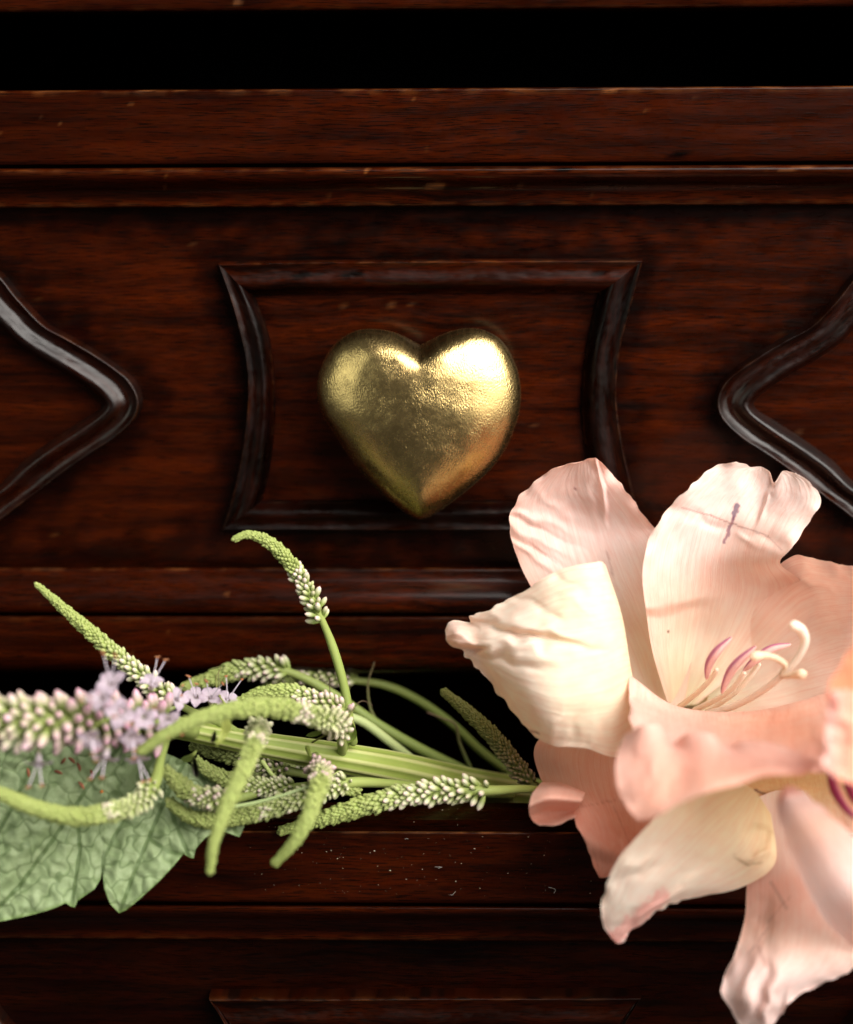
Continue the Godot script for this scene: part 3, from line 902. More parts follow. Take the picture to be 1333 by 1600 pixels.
	# its lip, turned down in front
	petal(up, "petal", [V.call([976, 1148, 72, 1002, 1134, 77, 1030, 1134, 76, 1050, 1160, 72, 1074, 1146, 76, 1112, 1147, 78, 1132, 1166, 77, 1160, 1158, 80, 1212, 1163, 84, 1278, 1190, 87]), V.call([963, 1185, 79, 1020, 1172, 81, 1058, 1178, 80, 1100, 1178, 83, 1150, 1184, 84, 1205, 1186, 86, 1272, 1198, 88]), V.call([964, 1225, 84, 1020, 1216, 86, 1062, 1212, 86, 1100, 1206, 88, 1150, 1204, 89, 1200, 1200, 90, 1266, 1204, 89]),
		V.call([978, 1257, 87, 1020, 1250, 89, 1062, 1238, 90, 1104, 1224, 91, 1152, 1214, 91, 1198, 1208, 91, 1258, 1208, 90]), V.call([998, 1280, 88, 1022, 1277, 90, 1066, 1254, 92, 1108, 1237, 93, 1154, 1226, 92, 1198, 1212, 92, 1252, 1211, 90])],
		[Color(0.88, 0.56, 0.48), Color(0.87, 0.46, 0.37), Color(0.86, 0.43, 0.33), Color(0.86, 0.44, 0.33), Color(0.86, 0.48, 0.37)], {"seed": 6.0, "ruffle": 0.6, "freq": 0.8, "nu": 140, "nv": 80, "tip": 0.8, "jag": 1.2, "edge": Color(0.88, 0.56, 0.48), "folds": [[1010, 1150, 1030, 1260, 20, 1.0]]})
	# outer petal hanging behind, in the shade, and its rolled edge
	petal(up, "petal", [V.call([990, 1100, 12, 1020, 1105, 10, 1060, 1110, 10]), V.call([848, 1150, 24, 925, 1162, 26, 1030, 1170, 26]), V.call([843, 1212, 30, 920, 1222, 36, 1030, 1235, 36]), V.call([880, 1252, 44, 945, 1282, 46, 1030, 1300, 44]), V.call([908, 1302, 52, 955, 1325, 52, 1010, 1335, 50]), V.call([925, 1345, 52, 952, 1352, 52, 985, 1350, 50]), V.call([936, 1371, 52, 943, 1371, 52, 956, 1366, 51])],
		[IVORY, PINK, Color(0.80, 0.44, 0.34), Color(0.80, 0.42, 0.33), Color(0.80, 0.43, 0.34), Color(0.80, 0.43, 0.34)], {"seed": 7.0, "ruffle": 0.9, "nu": 90, "nv": 100, "jag": 1.5, "folds": [[905, 1240, 990, 1330, 10, 1.2], [960, 1250, 975, 1340, 8, -0.8]],
		"marks": [[905, 1262, 960, 1250, 1.5, Color(0.5, 0.2, 0.15), 0.35], [960, 1262, 985, 1320, 1.3, Color(0.5, 0.2, 0.15), 0.3]]})
	petal(up, "petal", [V.call([846, 1222, 38, 880, 1224, 38, 915, 1238, 44]), V.call([832, 1240, 50, 862, 1236, 52, 912, 1244, 52]), V.call([827, 1258, 55, 858, 1250, 56, 908, 1254, 54]), V.call([827, 1274, 52, 850, 1268, 50, 900, 1264, 50]), V.call([835, 1285, 52, 858, 1284, 51, 898, 1270, 51]), V.call([842, 1290, 55, 866, 1290, 55, 903, 1274, 53])],
		[PINK, Color(0.85, 0.52, 0.42), Color(0.85, 0.50, 0.40), Color(0.80, 0.38, 0.28), Color(0.85, 0.54, 0.44)], {"seed": 8.0, "ruffle": 0.4, "nu": 50, "nv": 50, "jag": 1.0})
	# stamens and style
	var stamens := [
		[[1062, 1104, 26], [1090, 1082, 32], [1110, 1062, 36], [1120, 1047, 38], [[1104, 1060, 39], [1108, 1038, 40], [1120, 1018, 41], [1142, 997, 41]]],
		[[1085, 1110, 27], [1125, 1090, 34], [1148, 1072, 38], [1163, 1052, 40], [[1128, 1082, 42], [1138, 1056, 43], [1152, 1036, 44], [1180, 1011, 44]]],
		[[1105, 1112, 26], [1145, 1085, 31], [1168, 1062, 33], [1186, 1038, 34], [[1162, 1048, 35], [1182, 1030, 36], [1205, 1014, 36], [1234, 1007, 36]]]]
	for s in stamens:
		acc = fresh()
		var path := []
		for i in 4:
			path.append(place(s[i][0], s[i][1], s[i][2]))
		add_tube(acc, even(path, 20), func(q, _a): return 0.00062 - 0.00012 * q, func(_q, _a): return Color(0.92, 0.87, 0.74), 10)
		var fil := commit(acc, "stamen", M.petal, up)
		acc = fresh()
		path = []
		for q in s[4]:
			path.append(place(q[0], q[1], q[2]))
		add_tube(acc, even(path, 26), func(q, a): return 0.00095 * sqrt(maxf(0.02, sin(PI * clampf(q * 0.94 + 0.03, 0.0, 1.0)))) * (1.0 + 0.12 * cos(2.0 * a)), func(_q, a): return mixc(Color(0.86, 0.58, 0.54), Color(0.48, 0.17, 0.28), smoothstep(0.68, 0.95, cos(a - 1.5))), 18)
		commit(acc, "anther", M.petal, fil)
	acc = fresh()
	add_tube(acc, even(pxpath([Vector3(1095, 1118, 30), Vector3(1150, 1102, 36), Vector3(1195, 1077, 42), Vector3(1225, 1052, 46), Vector3(1247, 1028, 48), Vector3(1258, 1002, 49), Vector3(1252, 984, 50), Vector3(1240, 977, 51)]), 40), func(q, _a): return 0.00072 + 0.00036 * smoothstep(0.75, 1.0, q), func(_q, _a): return Color(0.92, 0.87, 0.76), 12)
	add_tube(acc, even(pxpath([Vector3(1222, 1054, 46), Vector3(1228, 1040, 47), Vector3(1212, 1028, 48), Vector3(1192, 1024, 49), Vector3(1178, 1026, 50)]), 22), func(q, _a): return 0.00065 + 0.00035 * smoothstep(0.6, 1.0, q), func(_q, _a): return Color(0.86, 0.76, 0.58), 12)
	add_tube(acc, even(pxpath([Vector3(1222, 1056, 46), Vector3(1238, 1055, 48), Vector3(1254, 1053, 50)]), 12), func(q, _a): return 0.00065 + 0.0004 * smoothstep(0.4, 1.0, q), func(_q, _a): return Color(0.86, 0.74, 0.56), 12)
	commit(acc, "style", M.petal, up)

	# ---- the lower bloom
	acc = fresh()
	add_tube(acc, even(pxpath([Vector3(1270, 1192, 6), Vector3(1262, 1205, 16), Vector3(1250, 1220, 28), Vector3(1240, 1232, 36)]), 14), func(s, _a): return 0.003 + 0.004 * s * s, func(s, _a): return Color(0.30, 0.34, 0.12).lerp(Color(0.72, 0.66, 0.38), s), 22, false)
	var lo := commit(acc, "bloom", M.petal, g)
	lo.set_meta("label", "lower bloom hanging down over the drawer front")
	# throat, in shade
	petal(lo, "petal", [V.call([1120, 1200, 60, 1240, 1192, 58, 1380, 1170, 58]), V.call([1140, 1222, 50, 1245, 1215, 44, 1380, 1200, 44]), V.call([1165, 1255, 46, 1250, 1248, 40, 1385, 1245, 42]), V.call([1188, 1300, 48, 1260, 1300, 46, 1390, 1310, 48])],
		[PEACH, Color(0.78, 0.58, 0.28), Color(0.80, 0.56, 0.32), PINK], {"seed": 9.0, "ruffle": 0.6, "nu": 60, "nv": 50, "marks": [[1180, 1234, 1215, 1250, 2.0, Color(0.12, 0.04, 0.05), 0.8]]})
	# cream petal toward the lower left
	petal(lo, "petal", [V.call([1130, 1215, 58, 1175, 1232, 52, 1205, 1272, 52]), V.call([1062, 1240, 66, 1125, 1292, 58, 1211, 1348, 56]), V.call([1012, 1290, 69, 1078, 1338, 63, 1160, 1386, 57]), V.call([966, 1342, 70, 1032, 1380, 67, 1098, 1400, 59]), V.call([945, 1392, 69, 998, 1416, 68, 1046, 1414, 61]), V.call([938, 1424, 67, 975, 1440, 67, 1012, 1436, 62]), V.call([944, 1450, 66, 964, 1460, 66, 986, 1456, 63]), V.call([954, 1466, 66, 962, 1472, 66, 974, 1472, 65])],
		[YELLOW, Color(0.86, 0.73, 0.50), Color(0.87, 0.76, 0.62), IVORY, IVORY, Color(0.87, 0.70, 0.63), PALE], {"seed": 10.0, "ruffle": 1.2, "nu": 120, "nv": 120, "jag": 2.5, "rib": 0.15, "folds": [[960, 1462, 1085, 1350, 9, -2.2], [985, 1448, 1090, 1370, 8, 1.6], [965, 1360, 1040, 1330, 8, 1.0], [950, 1385, 1030, 1355, 8, -0.9], [1205, 1300, 1165, 1310, 10, -2.2], [1208, 1330, 1165, 1345, 10, 2.2]],
		"marks": [[958, 1468, 1035, 1400, 13, Color(0.88, 0.47, 0.42), 0.85], [1145, 1335, 1168, 1352, 2.0, Color(0.35, 0.25, 0.12), 0.5], [1170, 1352, 1190, 1348, 2.0, Color(0.4, 0.3, 0.15), 0.4]]})
	# lowest petal, pleated at the tip
	petal(lo, "petal", [V.call([1185, 1245, 46, 1215, 1235, 44, 1255, 1235, 44]), V.call([1168, 1370, 54, 1235, 1360, 57, 1340, 1350, 60]), V.call([1164, 1432, 60, 1240, 1440, 66, 1352, 1440, 66]), V.call([1150, 1484, 66, 1225, 1500, 71, 1336, 1510, 68]), V.call([1128, 1538, 69, 1190, 1546, 74, 1264, 1546, 70]), V.call([1140, 1575, 70, 1184, 1584, 74, 1230, 1572, 71]), V.call([1158, 1604, 70, 1184, 1612, 72, 1208, 1602, 71])],
		[IVORY, PINK, Color(0.85, 0.58, 0.48), PALE, PALE, PALE], {"seed": 11.0, "ruffle": 1.0, "nu": 110, "nv": 120, "jag": 2.0, "folds": [[1175, 1600, 1200, 1510, 7, -2.6], [1192, 1605, 1215, 1520, 7, 2.6], [1208, 1600, 1225, 1540, 6, -2.2], [1160, 1585, 1185, 1480, 9, 1.6], [1190, 1410, 1200, 1480, 12, -1.2]],
		"marks": [[1206, 1380, 1228, 1418, 3.5, Color(0.45, 0.26, 0.22), 0.45], [1170, 1490, 1200, 1450, 1.6, Color(0.45, 0.22, 0.18), 0.45], [1185, 1480, 1196, 1508, 3.5, Color(0.45, 0.24, 0.2), 0.5], [1200, 1440, 1235, 1400, 1.4, Color(0.45, 0.22, 0.18), 0.35]]})
	# right petal, nearest, curling up
	petal(lo, "petal", [V.call([1360, 1500, 66, 1400, 1450, 76, 1450, 1400, 76]), V.call([1292, 1442, 78, 1335, 1400, 82, 1385, 1350, 80]), V.call([1240, 1345, 82, 1285, 1325, 84, 1330, 1302, 82]), V.call([1218, 1290, 83, 1246, 1270, 85, 1284, 1260, 83]), V.call([1215, 1258, 84, 1230, 1246, 86, 1258, 1240, 84]), V.call([1217, 1240, 84, 1226, 1230, 84, 1242, 1229, 83])],
		[PINK, PALE, Color(0.85, 0.56, 0.46), PALE, PINK], {"seed": 12.0, "ruffle": 0.35, "nu": 90, "nv": 90, "jag": 1.5})
	for k in 2:
		acc = fresh()
		var dx := 24.0 * k
		add_tube(acc, even(pxpath([Vector3(1280 + dx, 1190, 60), Vector3(1298 + dx, 1206, 66), Vector3(1306 + dx, 1235, 72), Vector3(1322 + dx, 1262, 76), Vector3(1345 + dx, 1285, 78)]), 26), func(q, _a): return 0.0011 * sqrt(maxf(0.05, sin(PI * clampf(q, 0.03, 0.97)))), func(_q, a): return mixc(Color(0.82, 0.40, 0.30), Color(0.34, 0.05, 0.14), smoothstep(0.3, 0.8, cos(a + 1.3))), 16)
		commit(acc, "stamen", M.petal, lo)

	# ---- a third, deeper coral bloom that only just reaches into view
	acc = fresh()
	add_tube(acc, even(pxpath([Vector3(1470, 1160, 0), Vector3(1462, 1150, 30), Vector3(1450, 1140, 60), Vector3(1440, 1130, 80)]), 14), func(s, _a): return 0.003 + 0.004 * s * s, func(s, _a): return Color(0.30, 0.34, 0.12).lerp(Color(0.8, 0.5, 0.3), s), 22, false)
	var th := commit(acc, "bloom", M.petal, g)
	th.set_meta("label", "coral bloom at the edge of the photograph, nearest the viewer")
	petal(th, "petal", [V.call([1445, 1150, 82, 1442, 1130, 80, 1440, 1105, 82]), V.call([1345, 1172, 90, 1355, 1110, 88, 1385, 1020, 88]), V.call([1305, 1130, 92, 1318, 1085, 90, 1352, 1005, 90]), V.call([1290, 1090, 92, 1303, 1058, 91, 1334, 1008, 91])],
		[CORAL, CORAL, Color(0.89, 0.32, 0.18), Color(0.89, 0.38, 0.23)], {"seed": 13.0, "ruffle": 0.5, "nu": 60, "nv": 60, "mat": M.petal_deep})
	petal(th, "petal", [V.call([1445, 1160, 84, 1442, 1140, 82, 1440, 1115, 84]), V.call([1350, 1222, 98, 1350, 1165, 96, 1360, 1085, 93]), V.call([1312, 1214, 99, 1315, 1160, 97, 1322, 1078, 94]), V.call([1284, 1196, 97, 1289, 1150, 96, 1298, 1080, 94])],
		[CORAL, Color(0.89, 0.36, 0.24), Color(0.88, 0.44, 0.34), Color(0.88, 0.58, 0.53)], {"seed": 14.0, "ruffle": 0.9, "nu": 60, "nv": 60, "mat": M.petal_deep, "folds": [[1290, 1120, 1340, 1130, 9, 1.6], [1290, 1160, 1340, 1170, 9, -1.6]]})

# ---------------------------------------------------------------- the veronica stalks

var bud_v := PackedVector3Array()
var bud_n := PackedVector3Array()
var bud_i := PackedInt32Array()
var bud_meshes := {}

func make_bud_shape() -> void:
	# a unit bud along +y: narrow foot, plump middle, blunt tip; 6 sided
	var prof := [[0.0, 0.16], [0.12, 0.26], [0.4, 0.46], [0.68, 0.48], [0.88, 0.32], [1.0, 0.03]]
	var p := PackedVector3Array()
	var c := PackedColorArray()
	var t := PackedVector2Array()
	for q in prof:
		for k in 8:
			var a := TAU * k / 7.0
			p.append(Vector3(cos(a) * q[1], q[0], sin(a) * q[1]))
			c.append(Color.WHITE)
			t.append(Vector2(0, q[0]))
	var acc := fresh()
	add_grid(acc, p, 8, prof.size(), c, t, true)
	bud_v = acc.v
	bud_n = acc.n
	bud_i = acc.i

func bud_colour(y: float, base: Color, tipc: Color, blush: Color) -> Color:
	var c := mixc(base, tipc, smoothstep(0.3, 0.95, y))
	return mixc(c, blush, smoothstep(0.82, 1.0, y) * 0.8)

func add_bud(acc: Dictionary, at: Vector3, b: Basis, base: Color, tipc: Color, blush: Color) -> void:
	var o: int = acc.v.size()
	var nb := b.inverse().transposed()
	for k in bud_v.size():
		acc.v.append(at + b * bud_v[k])
		acc.n.append((nb * bud_n[k]).normalized())
		acc.c.append(bud_colour(bud_v[k].y, base, tipc, blush))
		acc.t.append(Vector2.ZERO)
	for k in bud_i:
		acc.i.append(o + k)

func shared_bud(kind: int, base: Color, tipc: Color, blush: Color) -> ArrayMesh:
	var key := "%d%s%s" % [kind, base, tipc]
	if not bud_meshes.has(key):
		var acc := fresh()
		add_bud(acc, Vector3.ZERO, Basis(), base, tipc, blush)
		bud_meshes[key] = mesh_of(acc)
	return bud_meshes[key]

func spike(parent: Node3D, pts: Array, split: float, o: Dictionary) -> MeshInstance3D:
	# pts from the tip to the root of its stalk; split: share of the length that carries buds
	var path := even(pxpath(pts), 90)
	var fr := frames(path)
	var length := 0.0
	for i in 89:
		length += (path[i + 1] - path[i]).length()
	var rmax: float = o.get("r", 1.05) * 0.001
	var stalk: float = o.get("stalk", 0.95) * 0.001
	var lmax: float = o.get("bud", 3.0) * 0.00088
	var lmin: float = 0.8 * o.get("bud_tip", 0.9) * 0.001
	var loose: float = o.get("loose", 1.0)
	var pinkness: float = o.get("pink", 0.5)
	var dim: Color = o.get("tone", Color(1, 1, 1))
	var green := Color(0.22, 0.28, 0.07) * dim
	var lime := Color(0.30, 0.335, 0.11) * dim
	var rad := func(s: float, _a: float) -> float:
		if s < split:
			var q := s / split
			return lerpf(0.55, 1.0, smoothstep(0.0, 0.35, q)) * rmax * lerpf(1.0, 0.85, q)
		return lerpf(rmax * 0.85, stalk, smoothstep(split, split + 0.12, s))
	var acc := fresh()
	add_tube(acc, path, rad, func(s, a): return mixc(lime, green, s / split * 0.6 + 0.15 * sin(a * 3.0)), 10)
	var m := commit(acc, "flower_spike", M.green, parent)
	# buds in a spiral; they lean to the tip and open out toward the root
	acc = fresh()
	var s := 0.012
	var az := rng.randf() * TAU
	var big := []
	while s < split:
		var q := s / split
		var grow := pow(q, o.get("curve", 1.0))
		var l := lerpf(lmin, lmax, grow) * rng.randf_range(0.72, 1.16)
		var wd := l * lerpf(0.62, o.get("fat", 0.42), grow)
		var f := s * 89.0
		var k := mini(int(f), 88)
		var at: Vector3 = path[k].lerp(path[k + 1], f - k)
		var b: Basis = fr[k]
		var out := (b.x * cos(az) + b.z * sin(az)).normalized()
		var lean := lerpf(0.42, o.get("open", 0.95), grow) + rng.randf_range(-0.22, 0.22)
		var along := (-b.y * cos(lean) + out * sin(lean)).normalized()
		var acr := along.cross(b.y).normalized() if absf(along.dot(b.y)) < 0.99 else b.x
		var bb := Basis(acr * wd, along * l, acr.cross(along).normalized() * wd)
		var root: Vector3 = at + out * rad.call(s, 0.0) * 0.75
		var age := clampf(grow * 1.15 - 0.1, 0.0, 1.0)
		var tipc := mixc(lime, Color(0.60, 0.62, 0.38) * dim, smoothstep(0.35, 1.0, age))
		tipc = mixc(tipc, green, rng.randf() * 0.35)
		tipc = mixc(tipc, Color(0.60, 0.33, 0.47) * dim, smoothstep(0.55, 1.0, age) * pinkness * pinkness * 0.8)
		var blush := mixc(tipc, Color(0.52, 0.22, 0.34) * dim, smoothstep(0.4, 1.0, age) * pinkness)
		if grow > 0.5:
			big.append([l, root, bb, green, tipc, blush])
		else:
			add_bud(acc, root, bb, green, tipc, blush)
		az += 2.39996
		s += loose * (1.0 + o.get("spread", 3.0) * grow * grow * grow) * wd * wd * 0.60 / (TAU * (rad.call(s, 0.0) + l * 0.28)) / length
	# the largest buds toward the viewer are pieces of their own
	var most: int = o.get("pieces", 14)
	var scored := []
	for g in big:
		scored.append([(g[1] - eye).dot(-look.z) * -1.0 + g[0] * 2.0, g])
	scored.sort_custom(func(a, b): return a[0] > b[0])
	for i in scored.size():
		var g: Array = scored[i][1]
		if i < most:
			var one := MeshInstance3D.new()
			var kind := i % 3
			one.mesh = shared_bud(kind, green, Color(0.60, 0.61, 0.40).lerp(Color(0.68, 0.48, 0.54), pinkness * pinkness * (0.5 + 0.25 * kind)) * dim, Color(0.54, 0.28, 0.36) * dim)
			one.material_override = M.green
			one.name = "bud"
			one.transform = Transform3D(g[2], g[1])
			m.add_child(one, true)
		else:
			add_bud(acc, g[1], g[2], g[3], g[4], g[5])
	var rest := commit(acc, "bud_cluster", M.green, m)
	rest.position = Vector3.ZERO
	rest.set_meta("kind", "stuff")
	return m

func floret(parent: Node3D, at: Vector3, dir: Vector3, size: float, sd: int) -> void:
	# a small open flower: tube, four lobes, two long stamens
	var r := RandomNumberGenerator.new()
	r.seed = sd
	var y := dir.normalized()
	var x := y.cross(Vector3(0.2, 0.9, 0.35)).normalized()
	var b := Basis(x, y, x.cross(y))
	var acc := fresh()
	var white := Color(0.66, 0.60, 0.68)
	var lilac := Color(0.54, 0.42, 0.60)
	add_tube(acc, [at, at + y * size * 0.35, at + y * size * 0.7], func(s, _a): return size * lerpf(0.13, 0.24, s), func(s, _a): return mixc(Color(0.34, 0.38, 0.14), white, s * 1.6), 8, false)
	var turn := r.randf() * TAU
	for k in 4:
		var a := turn + TAU * k / 4.0 + r.randf_range(-0.2, 0.2)
		var side := b.x * cos(a) + b.z * sin(a)
		var across := side.cross(y).normalized()
		var bend := r.randf_range(0.1, 0.7)
		var p := PackedVector3Array()
		var c := PackedColorArray()
		var t := PackedVector2Array()
		for j in 7:
			var v := j / 6.0
			for i in 5:
				var u := i / 4.0 * 2.0 - 1.0
				var w := size * 0.36 * sin(PI * clampf(0.18 + 0.8 * v, 0.0, 0.985))
				var l := size * (0.2 + 0.85 * v)
				p.append(at + y * (size * (0.66 + 0.32 * sin(v * 1.6) - bend * v * v * 0.7) + absf(u) * size * 0.08) + side * l * 0.85 + across * u * w)
				c.append(mixc(white, lilac, v * 0.5 + absf(u) * 0.2))
				t.append(Vector2(u, v))
		add_grid(acc, p, 5, 7, c, t)
	var m := commit(acc, "floret", M.petal, parent)
	m.position = Vector3.ZERO
	for k in 2:
		var d := (y + b.x * r.randf_range(-0.5, 0.5) + b.z * r.randf_range(-0.5, 0.5)).normalized()
		acc = fresh()
		var e := at + y * size * 0.5 + d * size * 1.9
		add_tube(acc, [at + y * size * 0.5, at + y * size * 0.6 + d * size, e], func(_s, _a): return size * 0.035, func(_s, _a): return Color(0.6, 0.52, 0.6), 6)
		add_tube(acc, [e - b.x * size * 0.16, e, e + b.x * size * 0.16 + d * size * 0.1], func(s, _a): return size * 0.09 * sin(PI * clampf(s, 0.1, 0.9)) + 0.00002, func(_s, _a): return Color(0.26, 0.10, 0.04), 6)
		var st := commit(acc, "floret_stamen", M.dry, parent)
		st.position = Vector3.ZERO

func tendril(parent: Node3D, pts: Array, r: float, a: Color, b: Color) -> void:
	var acc := fresh()
	add_tube(acc, even(pxpath(pts), 24), func(s, _a): return r * 0.001 * lerpf(1.0, 0.35, s), func(s, _a): return mixc(a, b, s), 7)
	commit(acc, "tendril", M.green, parent)

func bract(parent: Node3D, pts: Array, w: float, col: Color) -> void:
	# a narrow leaflet
	var path := even(pxpath(pts), 20)
	var fr := frames(path)
	var p := PackedVector3Array()
	var c := PackedColorArray()
	var t := PackedVector2Array()
	for j in 20:
		var s := j / 19.0
		var wd := w * 0.001 * sin(PI * clampf(0.12 + 0.86 * s, 0.0, 0.99))
		for i in 5:
			var u := i / 4.0 * 2.0 - 1.0
			p.append(path[j] + fr[j].z * u * wd + fr[j].x * absf(u) * wd * 0.5)
			c.append(col * (0.85 + 0.3 * absf(u)))
			t.append(Vector2(u, s))
	var acc := fresh()
	add_grid(acc, p, 5, 20, c, t)
	commit(acc, "leaflet", M.green, parent)

func build_veronica() -> void:
	make_bud_shape()
	var V := func(l: Array) -> Array:
		var out := []
		for i in range(0, l.size(), 3):
			out.append(Vector3(l[i], l[i + 1], l[i + 2]))
		return out
	var a := thing("veronica_stalk", "thick ribbed green flower stalk with lilac florets at its left end", "flower", place(520, 1250, 30))
	var acc := fresh()
	var stem := even(pxpath(V.call([225, 1128, 48, 300, 1142, 43, 400, 1162, 36, 520, 1182, 31, 620, 1200, 24, 720, 1222, 16, 800, 1236, 8, 900, 1250, 0])), 60)
	add_tube(acc, stem, func(s, q): return lerpf(0.0020, 0.0034, smoothstep(0.0, 0.6, s)) * (1.0 + 0.045 * cos(q * 9.0)), func(s, q): return mixc(Color(0.22, 0.28, 0.055), Color(0.46, 0.46, 0.20), smoothstep(0.1, 0.9, cos(q * 9.0)) * 0.7 + 0.15 * nz.get_noise_2d(s * 300.0, q * 20.0)), 72)
	commit(acc, "main_stem", M.green, a)
	# the flowering end
	var ra := spike(a, V.call([-160, 1118, 72, -60, 1120, 72, 60, 1126, 69, 160, 1126, 61, 262, 1130, 51, 300, 1142, 45]), 0.86, {"r": 2.0, "stalk": 1.9, "bud": 6.2, "bud_tip": 4.4, "fat": 0.34, "open": 1.15, "loose": 1.55, "spread": 0.6, "pink": 1.0, "pieces": 44, "curve": 0.35})
	ra.set_meta("label", "spike with pink buds and open lilac florets")
	var fl := [[178, 1080, 68, -0.1, 0.8, 0.6], [190, 1112, 73, 0.1, 0.2, 1.0], [236, 1080, 56, 0.2, 0.9, 0.3], [224, 1118, 69, 0.3, 0.1, 0.9], [255, 1122, 64, 0.5, 0.0, 0.8], [146, 1142, 76, 0.0, -0.3, 0.9], [205, 1142, 70, 0.2, -0.3, 0.9], [166, 1096, 74, -0.3, 0.5, 0.8], [268, 1100, 52, 0.6, 0.6, 0.5], [305, 1098, 46, 0.2, 0.8, 0.6], [330, 1100, 46, 0.0, 0.9, 0.6], [352, 1104, 44, 0.3, 0.8, 0.4], [170, 1165, 70, -0.2, -0.8, 0.6], [212, 1165, 66, 0.2, -0.9, 0.5], [60, 1172, 72, 0.1, -0.9, 0.5]]
	for i in fl.size():
		var q: Array = fl[i]
		floret(ra, place(q[0], q[1], q[2] - 4.0), Vector3(q[3], q[4], q[5]), 0.0036 if i < 2 else 0.0030, 100 + i)
	# side spikes
	var s1 := spike(a, V.call([364, 843, 34, 388, 835, 33, 420, 847, 32, 452, 878, 32, 478, 918, 31, 498, 958, 31, 516, 1000, 30, 532, 1050, 30, 543, 1100, 30, 545, 1140, 31, 536, 1172, 32]), 0.50, {"r": 0.85, "bud": 3.5, "bud_tip": 0.75, "loose": 1.1, "pieces": 26, "stalk": 0.95, "pink": 0.55, "curve": 1.25})
	s1.set_meta("label", "upright spike with a hooked tip, in front of the middle drawer")
	spike(a, V.call([56, 912, 38, 110, 960, 38, 160, 1004, 39, 212, 1048, 40, 262, 1088, 40, 300, 1112, 40, 345, 1130, 40, 385, 1155, 37]), 0.70, {"r": 0.85, "bud": 3.3, "bud_tip": 0.6, "loose": 1.0, "pieces": 24, "pink": 0.5, "curve": 1.0})
	spike(a, V.call([217, 1176, 66, 262, 1146, 66, 320, 1120, 64, 390, 1106, 61, 450, 1108, 58, 500, 1122, 54, 524, 1128, 48, 533, 1150, 40, 535, 1180, 31]), 0.80, {"r": 1.35, "bud": 3.4, "bud_tip": 1.0, "pieces": 22, "pink": 0.5, "curve": 1.5})
	spike(a, V.call([328, 1364, 74, 334, 1318, 74, 352, 1264, 72, 380, 1206, 68, 398, 1162, 62, 404, 1140, 50, 402, 1160, 37]), 0.82, {"r": 1.15, "bud": 3.2, "bud_tip": 0.9, "pieces": 18, "pink": 0.35, "curve": 1.5})
	spike(a, V.call([428, 1350, 66, 458, 1318, 67, 480, 1280, 66, 494, 1240, 62, 502, 1216, 56, 496, 1196, 44, 492, 1178, 33]), 0.74, {"r": 1.2, "bud": 3.4, "bud_tip": 0.9, "pieces": 18, "pink": 0.8, "curve": 1.6})
	spike(a, V.call([-60, 1212, 70, 0, 1240, 70, 60, 1264, 69, 120, 1276, 68, 178, 1268, 66, 215, 1254, 63, 242, 1222, 58, 252, 1180, 52, 262, 1145, 46]), 0.74, {"r": 1.5, "bud": 2.6, "bud_tip": 0.9, "pieces": 12, "pink": 0.3, "curve": 2.0})
	spike(a, V.call([372, 1096, 40, 412, 1082, 40, 455, 1082, 40, 500, 1096, 40, 530, 1108, 38, 545, 1125, 36, 552, 1160, 32]), 0.75, {"r": 1.0, "bud": 3.2, "bud_tip": 0.9, "pieces": 16, "pink": 0.8})
	bract(a, V.call([480, 1150, 40, 496, 1142, 46, 512, 1140, 46, 525, 1130, 44]), 0.9, Color(0.14, 0.20, 0.04))
	bract(a, V.call([535, 1160, 34, 552, 1148, 36, 548, 1128, 38, 532, 1112, 40]), 0.9, Color(0.26, 0.34, 0.08))
	bract(a, V.call([350, 1120, 52, 352, 1140, 58, 345, 1155, 60, 338, 1166, 60]), 1.1, Color(0.32, 0.36, 0.09))
	bract(a, V.call([285, 1188, 46, 300, 1180, 50, 308, 1172, 50]), 0.8, Color(0.3, 0.36, 0.1))
	tendril(a, V.call([488, 1160, 40, 530, 1135, 46, 548, 1115, 46, 558, 1100, 44, 568, 1095, 43, 582, 1102, 42]), 0.22, Color(0.12, 0.12, 0.03), Color(0.06, 0.03, 0.02))
	tendril(a, V.call([528, 1130, 42, 517, 1095, 40, 515, 1060, 38]), 0.22, Color(0.12, 0.12, 0.04), Color(0.05, 0.03, 0.02))
	tendril(a, V.call([360, 1110, 44, 342, 1085, 42, 338, 1060, 40, 345, 1042, 38, 330, 1046, 38]), 0.24, Color(0.24, 0.28, 0.06), Color(0.08, 0.06, 0.03))
	tendril(a, V.call([350, 1100, 42, 343, 1080, 40, 342, 1050, 38]), 0.2, Color(0.2, 0.24, 0.06), Color(0.08, 0.06, 0.03))
	tendril(a, V.call([480, 1168, 40, 488, 1190, 46, 495, 1215, 52, 500, 1240, 52]), 0.5, Color(0.26, 0.32, 0.07), Color(0.3, 0.36, 0.1))
	tendril(a, V.call([410, 1190, 42, 430, 1215, 42, 460, 1228, 42, 500, 1222, 40, 530, 1205, 34]), 0.5, Color(0.30, 0.36, 0.12), Color(0.3, 0.36, 0.12))

	var b := thing("veronica_stalk", "thin stalk of green bud spikes, colour dimmed as shade, lying behind the thick ribbed one", "flower", place(600, 1250, 10))
	var dim := Color(0.8, 0.8, 0.8)  # colour factor that paints in the shade behind the thick stalk
	spike(b, V.call([282, 1076, 14, 330, 1060, 12, 380, 1046, 11, 432, 1046, 10, 480, 1062, 10, 540, 1098, 10, 600, 1138, 10, 680, 1182, 8, 770, 1222, 4, 860, 1245, 0]), 0.27, {"r": 1.1, "bud": 3.6, "bud_tip": 1.2, "pieces": 12, "tone": dim, "stalk": 1.15, "pink": 0.5})
